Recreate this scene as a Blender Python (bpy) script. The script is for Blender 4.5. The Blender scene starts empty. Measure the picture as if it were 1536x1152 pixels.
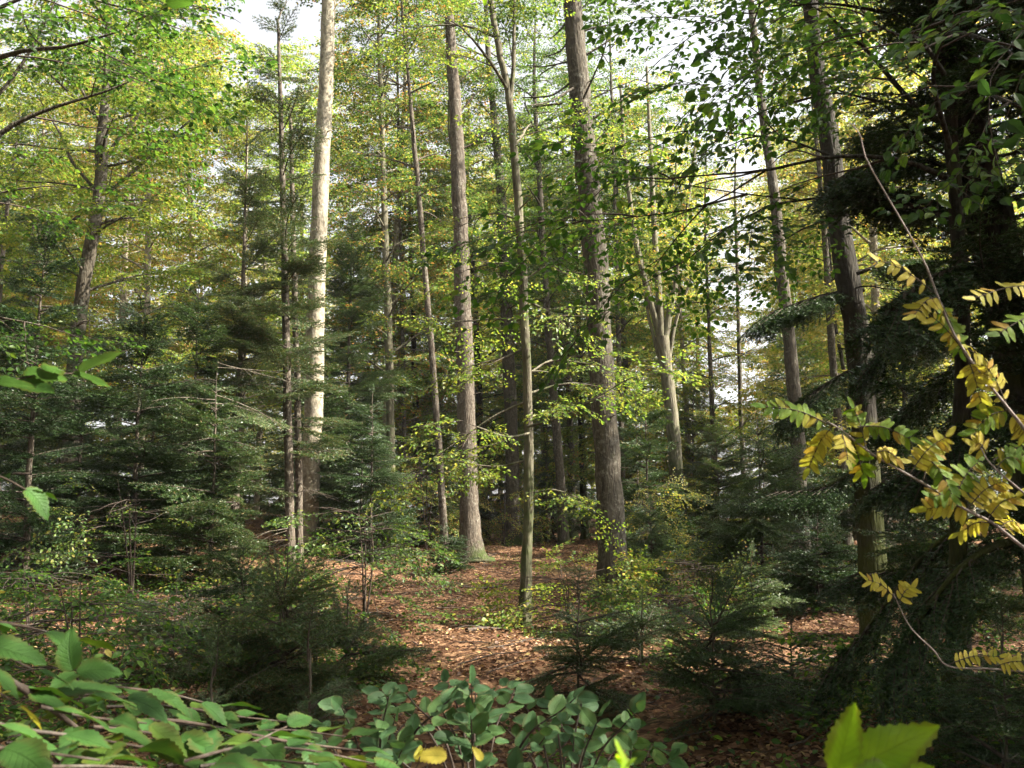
import bpy, math
import numpy as np
from mathutils import Vector

C = bpy.context.scene
# ------------------------------------------------------------------ camera, world, sun
PITCH = math.radians(7.0)
FPX = 1475.0                      # focal length in pixels of the 1536 px wide photograph
CAM = np.array([0.0, 0.0, 1.65])
SUN_AZ, SUN_EL = math.radians(98), math.radians(44)      # azimuth clockwise from the view direction

cd = bpy.data.cameras.new('camera')
cam = bpy.data.objects.new('camera', cd)
C.collection.objects.link(cam)
cam.location = CAM
cam.rotation_euler = (math.pi / 2 + PITCH, 0, 0)
cd.sensor_width = 36
cd.lens = 36 * FPX / 1536
cd.clip_start = 0.05
cd.clip_end = 3000
C.camera = cam
cd.dof.use_dof = True           # a little softness on the nearest leaves
cd.dof.focus_distance = 15
cd.dof.aperture_fstop = 12

W = bpy.data.worlds.new('World')
C.world = W
W.use_nodes = True
nt = W.node_tree
bg = nt.nodes['Background']
sky = nt.nodes.new('ShaderNodeTexSky')
sky.sky_type = 'NISHITA'
sky.sun_disc = False
sky.sun_elevation = SUN_EL
sky.sun_rotation = SUN_AZ
sky.dust_density = 5.0
sky.ozone_density = 0.3
bw = nt.nodes.new('ShaderNodeRGBToBW')          # sky mixed with its own brightened grey to look blown out
nt.links.new(sky.outputs[0], bw.inputs[0])
wm = nt.nodes.new('ShaderNodeMath'); wm.operation = 'MULTIPLY'; wm.inputs[1].default_value = 2.7
nt.links.new(bw.outputs[0], wm.inputs[0])
veil = nt.nodes.new('ShaderNodeMixRGB'); veil.inputs[0].default_value = 0.72
nt.links.new(sky.outputs[0], veil.inputs[1]); nt.links.new(wm.outputs[0], veil.inputs[2])
nt.links.new(veil.outputs[0], bg.inputs[0])
bg.inputs[1].default_value = 0.05

sl = bpy.data.lights.new('sun', 'SUN')
sl.energy = 5.0
sl.angle = math.radians(0.5)
sl.color = (1.0, 0.93, 0.80)
sun = bpy.data.objects.new('sun', sl)
C.collection.objects.link(sun)
SD = Vector((math.sin(SUN_AZ) * math.cos(SUN_EL), math.cos(SUN_AZ) * math.cos(SUN_EL), math.sin(SUN_EL)))
sun.rotation_euler = SD.to_track_quat('Z', 'Y').to_euler()
sun.location = (30, 0, 40)

C.view_settings.view_transform = 'Standard'
C.view_settings.look = 'None'
C.view_settings.exposure = 2.4
C.view_settings.gamma = 1.0
C.cycles.max_bounces = 7
C.cycles.diffuse_bounces = 4
C.cycles.glossy_bounces = 2
C.cycles.transmission_bounces = 4
C.cycles.caustics_reflective = False
C.cycles.caustics_refractive = False
C.cycles.use_denoising = True

# ------------------------------------------------------------------ geometry helpers
R = np.random.default_rng
def nrm(v):
    v = np.asarray(v, float)
    return v / np.maximum(np.linalg.norm(v, axis=-1, keepdims=True), 1e-9)

cp, sp = math.cos(PITCH), math.sin(PITCH)
def ray(px, py):
    u, v = (px - 768) / FPX, (576 - py) / FPX
    d = np.array([u, cp - v * sp, sp + v * cp])
    return d / d[1]
def at(px, py, Y):
    return CAM + ray(px, py) * Y
def pix(p):
    d = np.asarray(p, float) - CAM
    z = d[1] * cp + d[2] * sp
    return 768 + FPX * d[0] / z, 576 - FPX * (-d[1] * sp + d[2] * cp) / z

def gz(x, y):
    x = np.asarray(x, float); y = np.asarray(y, float)
    z = 0.012 * np.maximum(0, y - 8)
    z = z + 0.07 * np.clip(-x - 2.5, 0, 14) * np.clip((y - 4) / 12, 0, 1)
    far = np.maximum(0, y - 72)
    z = z - 30 * (1 - np.exp(-far / 90.0)) 
    z = z + 0.07 * np.sin(x * 0.9 + 1.3) * np.sin(y * 0.7) + 0.05 * np.sin(x * 2.1 + y * 1.3) + 0.03 * np.sin(x * 3.7 - y * 2.9)
    return z
def ground_hit(px, py):
    r = ray(px, py)
    for Y in np.arange(2, 70, 0.1):
        p = CAM + r * Y
        if p[2] <= gz(p[0], p[1]):
            return Y
    return 60.0

def mesh(name, v, parts, mats, smooth=False, uv=None):
    """parts: list of (faces array (n,k), material index)"""
    me = bpy.data.meshes.new(name)
    v = np.ascontiguousarray(v, dtype=np.float32)
    parts = [(np.asarray(f, np.int32), m) for f, m in parts if len(f)]
    me.vertices.add(len(v))
    me.vertices.foreach_set('co', v.ravel())
    loops = np.concatenate([f.ravel() for f, m in parts])
    tot = np.concatenate([np.full(len(f), f.shape[1], np.int32) for f, m in parts])
    mi = np.concatenate([np.full(len(f), m, np.int32) for f, m in parts])
    start = np.concatenate([[0], np.cumsum(tot)[:-1]]).astype(np.int32)
    me.loops.add(len(loops))
    me.loops.foreach_set('vertex_index', loops)
    me.polygons.add(len(tot))
    me.polygons.foreach_set('loop_start', start)
    me.polygons.foreach_set('material_index', mi)
    if smooth:
        me.polygons.foreach_set('use_smooth', np.ones(len(tot), bool))
    else:
        me.polygons.foreach_set('use_smooth', np.zeros(len(tot), bool))
    for m in mats:
        me.materials.append(m)
    if uv is not None:
        l = me.uv_layers.new(name='UVMap')
        l.data.foreach_set('uv', np.ascontiguousarray(uv[loops], np.float32).ravel())
    me.update(calc_edges=True)
    return me

def link(name, me, parent=None, loc=(0, 0, 0)):
    o = bpy.data.objects.new(name, me)
    C.collection.objects.link(o)
    o.location = loc
    if parent is not None:
        o.parent = parent
    return o
def tag(o, label, cat, group=None, kind=None):
    if label: o['label'] = label
    if cat: o['category'] = cat
    if group: o['group'] = group
    if kind: o['kind'] = kind
    return o
def thing(name, label, cat, loc, group=None, rz=0.0, scale=1.0):
    o = bpy.data.objects.new(name, None)
    C.collection.objects.link(o)
    o.location = loc
    o.rotation_euler = (0, 0, rz)
    o.scale = (scale,) * 3
    o.empty_display_size = 0.2
    return tag(o, label, cat, group)
def dup(root, loc, rz, scale, label, group=None):
    r = root.copy(); C.collection.objects.link(r)
    r.location = loc; r.rotation_euler = (0, 0, rz); r.scale = (scale,) * 3
    r['label'] = label
    if group: r['group'] = group
    for ch in list(root.children):
        c = ch.copy(); C.collection.objects.link(c); c.parent = r
    return r

class Geo:
    """collects vertices and faces per material slot"""
    def __init__(s): s.v = []; s.f = []; s.n = 0; s.uv = []
    def add(s, v, f, m=0, uv=None):
        v = np.asarray(v, float)
        if len(v) == 0: return
        s.v.append(v); s.f.append((np.asarray(f) + s.n, m)); s.n += len(v)
        if uv is not None: s.uv.append(uv)
    def build(s, name, mats, origin=(0, 0, 0), smooth=False):
        v = np.concatenate(s.v) - np.asarray(origin)
        grp = {}
        for f, m in s.f: grp.setdefault((m, f.shape[1]), []).append(f)
        parts = [(np.concatenate(l), k[0]) for k, l in grp.items()]
        return mesh(name, v, parts, mats, smooth, np.concatenate(s.uv) if s.uv else None)

def catmull(P, n):
    P = np.asarray(P, float)
    if len(P) < 3:
        t = np.linspace(0, 1, n)[:, None]
        return P[0] * (1 - t) + P[-1] * t
    Q = np.vstack([2 * P[0] - P[1], P, 2 * P[-1] - P[-2]])
    out = []
    for t in np.linspace(0, len(P) - 1, n):
        i = min(int(t), len(P) - 2); u = t - i
        a, b, c, d = Q[i], Q[i + 1], Q[i + 2], Q[i + 3]
        out.append(0.5 * (2 * b + (c - a) * u + (2 * a - 5 * b + 4 * c - d) * u * u + (3 * b - a - 3 * c + d) * u ** 3))
    return np.array(out)

def tube(P, r, k=8, rng=None, rough=0.0):
    P = np.asarray(P, float); n = len(P)
    r = np.broadcast_to(np.asarray(r, float), (n,))
    T = nrm(np.gradient(P, axis=0))
    ref = np.array([0, 0, 1.0]) if abs(T[:, 2]).mean() < 0.8 else np.array([1.0, 0, 0])
    A = nrm(np.cross(T, ref)); B = np.cross(T, A)
    a = np.arange(k) * 2 * np.pi / k
    rr = r[:, None] * np.ones(k)
    if rough and rng is not None:
        rr = rr * (1 + rough * rng.normal(size=(n, k)) + rough * 0.8 * rng.normal(size=(n, 1)))
    V = P[:, None] + rr[..., None] * (np.cos(a)[None, :, None] * A[:, None] + np.sin(a)[None, :, None] * B[:, None])
    i = np.arange(n - 1)[:, None] * k; j = np.arange(k)[None]; j2 = (j + 1) % k
    F = np.stack([i + j, i + j2, i + k + j2, i + k + j], -1).reshape(-1, 4)
    V = V.reshape(-1, 3)
    return V, F

def frames(d, rng, tilt=0.35, up=(0, 0, 1)):
    """axes (X along d, Z near up) with a random roll"""
    d = nrm(d)
    up = np.broadcast_to(np.asarray(up, float), d.shape) + tilt * rng.normal(size=d.shape)
    Y = nrm(np.cross(up, d)); Z = np.cross(d, Y)
    return d, Y, Z
def scatter(tv, tf, P, X, Y, Z, S):
    N, n = len(P), len(tv)
    S = np.broadcast_to(np.asarray(S, float), (N,))[:, None, None]
    V = P[:, None] + S * (tv[None, :, 0, None] * X[:, None] + tv[None, :, 1, None] * Y[:, None] + tv[None, :, 2, None] * Z[:, None])
    F = tf[None] + (np.arange(N) * n)[:, None, None]
    return V.reshape(-1, 3), F.reshape(-1, tf.shape[1])

# ------------------------------------------------------------------ materials
def mat(name):
    m = bpy.data.materials.new(name); m.use_nodes = True
    t = m.node_tree
    for n in list(t.nodes): t.nodes.remove(n)
    out = t.nodes.new('ShaderNodeOutputMaterial')
    return m, t, out
def N(t, kind, **kw):
    n = t.nodes.new(kind)
    for k, v in kw.items():
        if k in n.inputs: n.inputs[k].default_value = v
        else: setattr(n, k, v)
    return n
def ramp(t, stops, interp='LINEAR'):
    n = t.nodes.new('ShaderNodeValToRGB'); r = n.color_ramp; r.interpolation = interp
    while len(r.elements) < len(stops): r.elements.new(0.5)
    for e, (p, c) in zip(r.elements, stops):
        e.position = p; e.color = (*c, 1)
    return n

def bark_mat(name, c1, c2, c3, moss=0.0, scale=6.0, bump=0.5, stretch=0.22, mossc=(0.040, 0.055, 0.014), mosshi=1.2):
    m, t, out = mat(name); L = t.links.new
    tc = N(t, 'ShaderNodeTexCoord')
    mp = N(t, 'ShaderNodeMapping'); mp.inputs['Scale'].default_value = (1, 1, stretch)
    L(tc.outputs['Object'], mp.inputs[0])
    n1 = N(t, 'ShaderNodeTexNoise', Scale=scale * 3, Detail=8.0, Roughness=0.65); L(mp.outputs[0], n1.inputs['Vector'])
    vo = N(t, 'ShaderNodeTexVoronoi', Scale=scale * 4.5); vo.feature = 'DISTANCE_TO_EDGE'; L(mp.outputs[0], vo.inputs['Vector'])
    n2 = N(t, 'ShaderNodeTexNoise', Scale=2.3, Detail=5.0, Roughness=0.6); L(tc.outputs['Object'], n2.inputs['Vector'])
    n3 = N(t, 'ShaderNodeTexNoise', Scale=14.0, Detail=4.0, Roughness=0.7); L(tc.outputs['Object'], n3.inputs['Vector'])
    r1 = ramp(t, [(0.34, c1), (0.58, c2)]); L(n1.outputs[0], r1.inputs[0])
    r2 = ramp(t, [(0.5, (0, 0, 0)), (0.66, (1, 1, 1))])
    mx = N(t, 'ShaderNodeMath', operation='MULTIPLY'); 
    L(n3.outputs[0], r2.inputs[0])
    r2b = ramp(t, [(0.38, (0, 0, 0)), (0.6, (1, 1, 1))]); L(n2.outputs[0], r2b.inputs[0])
    L(r2.outputs[0], mx.inputs[0]); L(r2b.outputs[0], mx.inputs[1])
    mix = N(t, 'ShaderNodeMixRGB'); L(mx.outputs[0], mix.inputs[0]); L(r1.outputs[0], mix.inputs[1]); mix.inputs[2].default_value = (*c3, 1)
    col = mix
    if moss:
        sx = N(t, 'ShaderNodeSeparateXYZ'); L(tc.outputs['Object'], sx.inputs[0])
        mr = N(t, 'ShaderNodeMapRange'); mr.inputs[1].default_value = 0.0; mr.inputs[2].default_value = mosshi
        mr.inputs[3].default_value = moss; mr.inputs[4].default_value = 0.0; L(sx.outputs[2], mr.inputs[0])
        ad = N(t, 'ShaderNodeMath', operation='ADD'); L(mr.outputs[0], ad.inputs[0]); L(n2.outputs[0], ad.inputs[1])
        rm = ramp(t, [(0.62, (0, 0, 0)), (0.85, (1, 1, 1))]); L(ad.outputs[0], rm.inputs[0])
        mm = N(t, 'ShaderNodeMixRGB'); L(rm.outputs[0], mm.inputs[0]); L(mix.outputs[0], mm.inputs[1]); mm.inputs[2].default_value = (*mossc, 1)
        col = mm
    b = N(t, 'ShaderNodeBsdfPrincipled', Roughness=0.9); b.inputs['Specular IOR Level'].default_value = 0.15
    L(col.outputs[0], b.inputs['Base Color'])
    hs = N(t, 'ShaderNodeMath', operation='ADD'); L(n1.outputs[0], hs.inputs[0]); L(vo.outputs['Distance'], hs.inputs[1])
    bp = N(t, 'ShaderNodeBump', Strength=bump, Distance=0.03); L(hs.outputs[0], bp.inputs['Height']); L(bp.outputs[0], b.inputs['Normal'])
    L(b.outputs[0], out.inputs[0])
    return m

def leaf_mat(name, stops, trans=0.45, rough=0.45, spec=0.35, tint=(1.65, 1.6, 1.0), vein=False, objvar=0.0, brown=0.0):
    m, t, out = mat(name); L = t.links.new
    ge = N(t, 'ShaderNodeNewGeometry')
    src = ge.outputs['Random Per Island']
    if objvar:
        oi = N(t, 'ShaderNodeObjectInfo')
        a = N(t, 'ShaderNodeMath', operation='MULTIPLY_ADD'); L(oi.outputs['Random'], a.inputs[0]); a.inputs[1].default_value = objvar; a.inputs[2].default_value = -objvar / 2
        b_ = N(t, 'ShaderNodeMath', operation='ADD'); b_.use_clamp = True; L(src, b_.inputs[0]); L(a.outputs[0], b_.inputs[1]); src = b_.outputs[0]
    r = ramp(t, stops); L(src, r.inputs[0])
    col = r.outputs[0]
    edge = None
    b = N(t, 'ShaderNodeBsdfPrincipled', Roughness=rough); b.inputs['Specular IOR Level'].default_value = spec
    if vein:
        uv = N(t, 'ShaderNodeUVMap')
        sx = N(t, 'ShaderNodeSeparateXYZ'); L(uv.outputs[0], sx.inputs[0])
        ab = N(t, 'ShaderNodeMath', operation='ABSOLUTE'); L(sx.outputs[0], ab.inputs[0])
        k = N(t, 'ShaderNodeMath', operation='MULTIPLY_ADD'); L(ab.outputs[0], k.inputs[0]); k.inputs[1].default_value = -0.28; L(sx.outputs[1], k.inputs[2])
        w = N(t, 'ShaderNodeMath', operation='MULTIPLY'); L(k.outputs[0], w.inputs[0]); w.inputs[1].default_value = 9.0
        fr = N(t, 'ShaderNodeMath', operation='FRACT'); L(w.outputs[0], fr.inputs[0])
        pp = N(t, 'ShaderNodeMath', operation='PINGPONG'); L(fr.outputs[0], pp.inputs[0]); pp.inputs[1].default_value = 0.5
        rv = ramp(t, [(0.0, (1, 1, 1)), (0.10, (0, 0, 0))]); L(pp.outputs[0], rv.inputs[0])
        rm = ramp(t, [(0.02, (1, 1, 1)), (0.07, (0, 0, 0))]); L(ab.outputs[0], rm.inputs[0])
        mxx = N(t, 'ShaderNodeMath', operation='MAXIMUM'); L(rv.outputs[0], mxx.inputs[0]); L(rm.outputs[0], mxx.inputs[1])
        vm = N(t, 'ShaderNodeMath', operation='MULTIPLY'); L(mxx.outputs[0], vm.inputs[0]); vm.inputs[1].default_value = 0.3
        hv = N(t, 'ShaderNodeMixRGB', blend_type='MIX'); L(vm.outputs[0], hv.inputs[0]); L(col, hv.inputs[1])
        lt = N(t, 'ShaderNodeMixRGB', blend_type='MULTIPLY'); lt.inputs[0].default_value = 1; L(col, lt.inputs[1]); lt.inputs[2].default_value = (0.55, 0.55, 0.5, 1)
        L(lt.outputs[0], hv.inputs[2])
        tc = N(t, 'ShaderNodeTexCoord'); nz = N(t, 'ShaderNodeTexNoise', Scale=26.0, Detail=3.0); L(tc.outputs['Object'], nz.inputs['Vector'])
        rn = ramp(t, [(0.3, (0.72, 0.74, 0.7)), (0.7, (1.2, 1.15, 1.1))]); L(nz.outputs[0], rn.inputs[0])
        m2 = N(t, 'ShaderNodeMixRGB', blend_type='MULTIPLY'); m2.inputs[0].default_value = 1; L(hv.outputs[0], m2.inputs[1]); L(rn.outputs[0], m2.inputs[2])
        col = m2.outputs[0]
        if brown:                  # leaf margins and blotches turned brown
            em = N(t, 'ShaderNodeMath', operation='MULTIPLY_ADD'); L(nz.outputs[0], em.inputs[0]); em.inputs[1].default_value = 1.5; L(ab.outputs[0], em.inputs[2])
            er = ramp(t, [(0.0, (0, 0, 0)), (1.0, (1, 1, 1))]); er.color_ramp.elements[0].position = 0.80; er.color_ramp.elements[1].position = 0.98
            e2 = N(t, 'ShaderNodeMath', operation='MULTIPLY'); L(em.outputs[0], e2.inputs[0]); e2.inputs[1].default_value = 0.55; L(e2.outputs[0], er.inputs[0])
            e3 = N(t, 'ShaderNodeMath', operation='MULTIPLY'); L(er.outputs[0], e3.inputs[0]); e3.inputs[1].default_value = brown
            mb = N(t, 'ShaderNodeMixRGB'); L(e3.outputs[0], mb.inputs[0]); L(col, mb.inputs[1]); mb.inputs[2].default_value = (0.10, 0.045, 0.015, 1); col = mb.outputs[0]
        bp = N(t, 'ShaderNodeBump', Strength=0.5, Distance=0.003); bp.invert = True
        L(mxx.outputs[0], bp.inputs['Height']); L(bp.outputs[0], b.inputs['Normal'])
    L(col, b.inputs['Base Color'])
    tr = N(t, 'ShaderNodeBsdfTranslucent')
    tm = N(t, 'ShaderNodeMixRGB', blend_type='MULTIPLY'); tm.inputs[0].default_value = 1; L(col, tm.inputs[1]); tm.inputs[2].default_value = (*tint, 1)
    L(tm.outputs[0], tr.inputs[0])
    ms = N(t, 'ShaderNodeMixShader'); ms.inputs[0].default_value = trans
    L(b.outputs[0], ms.inputs[1]); L(tr.outputs[0], ms.inputs[2]); L(ms.outputs[0], out.inputs[0])
    return m

M = {}
M['bark_pale'] = bark_mat('bark_pale', (0.09, 0.075, 0.055), (0.26, 0.225, 0.165), (0.36, 0.34, 0.27), moss=0.25, scale=3.5, bump=0.35, stretch=0.5)
M['bark_fir'] = bark_mat('bark_fir', (0.035, 0.029, 0.022), (0.080, 0.068, 0.050), (0.17, 0.16, 0.13), moss=0.3, scale=5.5, bump=0.8)
M['bark_brown'] = bark_mat('bark_brown', (0.036, 0.028, 0.021), (0.10, 0.081, 0.061), (0.20, 0.185, 0.15), moss=0.25, scale=5.0, bump=0.7)
M['bark_moss'] = bark_mat('bark_moss', (0.05, 0.042, 0.03), (0.15, 0.135, 0.095), (0.10, 0.115, 0.05), moss=0.25, scale=4.0, bump=0.6, mosshi=6.0)
M['bark_dark'] = bark_mat('bark_dark', (0.014, 0.012, 0.009), (0.034, 0.029, 0.022), (0.05, 0.05, 0.036), moss=0.45, scale=5.0, bump=0.8, mosshi=4.0, mossc=(0.040, 0.045, 0.012))
M['twig'] = bark_mat('twig', (0.028, 0.021, 0.017), (0.075, 0.056, 0.044), (0.11, 0.10, 0.085), scale=10, bump=0.3)
M['twig_pale'] = bark_mat('twig_pale', (0.16, 0.13, 0.12), (0.30, 0.25, 0.23), (0.36, 0.32, 0.30), scale=12, bump=0.3)
G0 = (0.030, 0.066, 0.014); G1 = (0.058, 0.112, 0.022); YG = (0.115, 0.165, 0.034); Y0 = (0.30, 0.25, 0.065); O0 = (0.28, 0.14, 0.045)
M['leaf_green'] = leaf_mat('leaf_green', [(0, G0), (0.45, G1), (0.8, YG), (0.97, Y0), (1, O0)], trans=0.5, objvar=0.3)
M['leaf_yellowgreen'] = leaf_mat('leaf_yellowgreen', [(0, (0.075, 0.14, 0.024)), (0.45, (0.13, 0.19, 0.032)), (0.8, (0.22, 0.235, 0.044)), (0.96, Y0), (1, O0)], trans=0.55, objvar=0.4)
M['leaf_yellow'] = leaf_mat('leaf_yellow', [(0, YG), (0.45, (0.20, 0.21, 0.05)), (0.85, (0.32, 0.26, 0.07)), (1, O0)], trans=0.55, objvar=0.3)
M['leaf_deep'] = leaf_mat('leaf_deep', [(0, (0.022, 0.055, 0.012)), (0.6, (0.050, 0.110, 0.018)), (0.93, (0.10, 0.16, 0.022)), (1, Y0)], trans=0.55, spec=0.25, objvar=0.2)
M['hazel'] = leaf_mat('hazel', [(0, (0.026, 0.075, 0.020)), (0.6, (0.045, 0.112, 0.022)), (0.96, (0.09, 0.15, 0.02)), (1, Y0)], trans=0.32, rough=0.6, spec=0.2, vein=True, tint=(1.3, 1.3, .5), brown=.35)
M['hazel_pale'] = leaf_mat('hazel_pale', [(0, (0.045, 0.105, 0.045)), (0.6, (0.07, 0.15, 0.055)), (1, (0.11, 0.19, 0.05))], trans=0.32, rough=0.55, spec=0.25, vein=True, tint=(1.3, 1.3, .7), brown=.35)
M['lime_leaf'] = leaf_mat('lime_leaf', [(0, (0.17, 0.33, 0.014)), (1, (0.21, 0.36, 0.014))], trans=0.55, rough=0.5, spec=0.25, vein=True, brown=.5)
M['leaf_gold'] = leaf_mat('leaf_gold', [(0, (0.32, 0.36, 0.05)), (0.35, (0.48, 0.43, 0.07)), (0.8, (0.58, 0.48, 0.09)), (0.95, (0.48, 0.33, 0.06)), (1, (0.26, 0.12, 0.03))], trans=0.5, rough=0.55, spec=0.2, vein=True, brown=.7, tint=(1.15, 1.25, .7))
M['leaf_goldgreen'] = leaf_mat('leaf_goldgreen', [(0, (0.10, 0.21, 0.025)), (0.6, (0.18, 0.28, 0.03)), (0.85, (0.40, 0.36, 0.05)), (1, (0.28, 0.16, 0.03))], trans=0.5, rough=0.55, spec=0.2, vein=True, brown=.6, tint=(1.3, 1.3, .5))
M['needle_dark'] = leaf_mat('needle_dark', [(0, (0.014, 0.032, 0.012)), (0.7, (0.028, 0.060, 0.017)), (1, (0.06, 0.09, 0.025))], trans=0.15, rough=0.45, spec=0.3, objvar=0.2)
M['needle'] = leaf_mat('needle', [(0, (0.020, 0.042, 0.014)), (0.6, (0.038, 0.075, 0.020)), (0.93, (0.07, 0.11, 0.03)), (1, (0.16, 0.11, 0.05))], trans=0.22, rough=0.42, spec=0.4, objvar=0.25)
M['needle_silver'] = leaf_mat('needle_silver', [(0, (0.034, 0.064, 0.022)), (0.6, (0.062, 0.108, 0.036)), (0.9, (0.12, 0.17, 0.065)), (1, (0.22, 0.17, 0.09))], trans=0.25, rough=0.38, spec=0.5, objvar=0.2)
M['litter_leaf'] = leaf_mat('litter_leaf', [(0, (0.05, 0.025, 0.014)), (0.3, (0.13, 0.062, 0.031)), (0.65, (0.20, 0.102, 0.052)), (0.92, (0.30, 0.18, 0.09)), (1, (0.38, 0.30, 0.10))], trans=0.1, rough=0.6, spec=0.3, tint=(1.1, 0.9, 0.7))

def ground_mat():
    m, t, out = mat('forest_floor'); L = t.links.new
    tc = N(t, 'ShaderNodeTexCoord')
    n1 = N(t, 'ShaderNodeTexNoise', Scale=0.35, Detail=5.0, Roughness=0.6); L(tc.outputs['Object'], n1.inputs['Vector'])
    n2 = N(t, 'ShaderNodeTexNoise', Scale=9.0, Detail=8.0, Roughness=0.75); L(tc.outputs['Object'], n2.inputs['Vector'])
    vo = N(t, 'ShaderNodeTexVoronoi', Scale=16.0); L(tc.outputs['Object'], vo.inputs['Vector'])
    r1 = ramp(t, [(0.1, (0.05, 0.026, 0.015)), (0.45, (0.12, 0.062, 0.034)), (0.75, (0.20, 0.11, 0.06)), (1, (0.28, 0.18, 0.10))])
    sx = N(t, 'ShaderNodeSeparateColor'); L(vo.outputs['Color'], sx.inputs[0]); L(sx.outputs[0], r1.inputs[0])
    r2 = ramp(t, [(0.35, (0.35, 0.3, 0.28)), (0.65, (1, 1, 1))]); L(n2.outputs[0], r2.inputs[0])
    mu = N(t, 'ShaderNodeMixRGB', blend_type='MULTIPLY'); mu.inputs[0].default_value = 1; L(r1.outputs[0], mu.inputs[1]); L(r2.outputs[0], mu.inputs[2])
    rg = ramp(t, [(0.56, (0, 0, 0)), (0.68, (0.7, 0.7, 0.7))]); L(n1.outputs[0], rg.inputs[0])
    mg = N(t, 'ShaderNodeMixRGB'); L(rg.outputs[0], mg.inputs[0]); L(mu.outputs[0], mg.inputs[1]); mg.inputs[2].default_value = (0.035, 0.05, 0.014, 1)
    b = N(t, 'ShaderNodeBsdfPrincipled', Roughness=0.95); b.inputs['Specular IOR Level'].default_value = 0.1
    L(mg.outputs[0], b.inputs['Base Color'])
    bp = N(t, 'ShaderNodeBump', Strength=0.8, Distance=0.05); L(n2.outputs[0], bp.inputs['Height']); L(bp.outputs[0], b.inputs['Normal'])
    L(b.outputs[0], out.inputs[0])
    return m
M['ground'] = ground_mat()

# ------------------------------------------------------------------ ground sheet
def axis(lo, hi, fine, step, grow):
    a = list(np.arange(-fine, fine + 1e-6, step)); s = step
    while a[-1] < hi: s *= grow; a.append(a[-1] + s)
    s = step; b = [a[0]]
    while b[-1] > lo: s *= grow; b.append(b[-1] - s)
    return np.array(b[:0:-1] + a)
xs = axis(-700, 700, 24, 0.3, 1.18)
ys = axis(-200, 800, 40, 0.3, 1.15)
gx, gy = np.meshgrid(xs, ys)
rg = R(3)
gzv = gz(gx, gy) + 0.02 * rg.normal(size=gx.shape) * (np.abs(gx) < 26) * (np.abs(gy) < 42)
nx, ny = len(xs), len(ys)
i = np.arange(ny - 1)[:, None] * nx + np.arange(nx - 1)[None]
gf = np.stack([i, i + 1, i + nx + 1, i + nx], -1).reshape(-1, 4)
g = link('ground', mesh('ground', np.stack([gx, gy, gzv], -1).reshape(-1, 3), [(gf, 0)], [M['ground']], True))
tag(g, 'brown forest floor of leaf litter rising gently between the trees', 'ground', kind='structure')

# ------------------------------------------------------------------ leaf, spray and frond templates
# small leaf: 4 vertices folded on the midrib, length 1 along +X
LEAF4 = (np.array([[0, 0, 0], [0.45, 0.32, 0.10], [1, 0, -0.06], [0.45, -0.32, 0.10]]), np.array([[0, 2, 1], [0, 3, 2]]))
LEAF8 = (np.array([[0, 0, 0], [0.22, 0.24, 0.06], [0.55, 0.31, 0.09], [0.82, 0.17, 0.02], [1.0, 0, -0.10], [0.82, -0.17, 0.02], [0.55, -0.31, 0.09], [0.22, -0.24, 0.06], [0.5, 0, 0.0]]),
         np.array([[8, 0, 7], [8, 1, 0], [8, 2, 1], [8, 3, 2], [8, 4, 3], [8, 5, 4], [8, 6, 5], [8, 7, 6]]))
def big_leaf(rng, n=14, w=0.34, serr=0.035, curl=0.25, fold=0.22, blunt=0.75, taper=0.35, bend=1.0):
    """serrated ovate leaf, length 1 along +X, 7 vertices across; returns verts, quads, uv"""
    t = np.linspace(0, 1, n)
    prof = w * np.sin(np.pi * t ** 0.80) ** blunt * (1 - taper * t)
    prof[0] = 0.012; prof[-1] = 0.004
    sr = serr * (np.arange(n) % 2) * (t > .05) * (t < .97)
    us = np.array([-1, -0.66, -0.33, 0, 0.33, 0.66, 1])
    V = []; UV = []
    ph = rng.uniform(0, 6, 2); cv = curl * rng.uniform(0.4, 1.4); sd = rng.normal(0, 0.05) * bend
    for k in range(n):
        for u in us:
            wd = prof[k] + (sr[k] if abs(u) == 1 else 0)
            z = fold * abs(u) * prof[k] - cv * t[k] ** 2 * 0.6 + 0.018 * math.sin(9 * t[k] + ph[0] + u * 2) * abs(u) * 1.5
            V.append([t[k] - 0.06 * abs(u) * (1 - t[k]), u * wd + sd * t[k] ** 2 * 3, z]); UV.append([u, t[k]])
    m = len(us)
    i = np.arange(n - 1)[:, None] * m + np.arange(m - 1)[None]
    F = np.stack([i, i + m, i + m + 1, i + 1], -1).reshape(-1, 4)
    return np.array(V), F, np.array(UV)
rl = R(11)
BIG = [big_leaf(rl, n=18, w=rl.uniform(.28, .36), serr=0.045) for _ in range(8)]
ROUND = [big_leaf(rl, n=16, w=rl.uniform(.36, .42), serr=0.035, blunt=.62, taper=.15, curl=.18) for _ in range(6)]
LIME = [big_leaf(R(k), n=20, w=.27, serr=.035, bend=0, curl=.08, fold=.12) for k in range(3)]
OVAL = [big_leaf(rl, n=12, w=0.225, serr=0.014, curl=0.12, fold=0.06, blunt=0.5, taper=0.12) for _ in range(4)]

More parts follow.
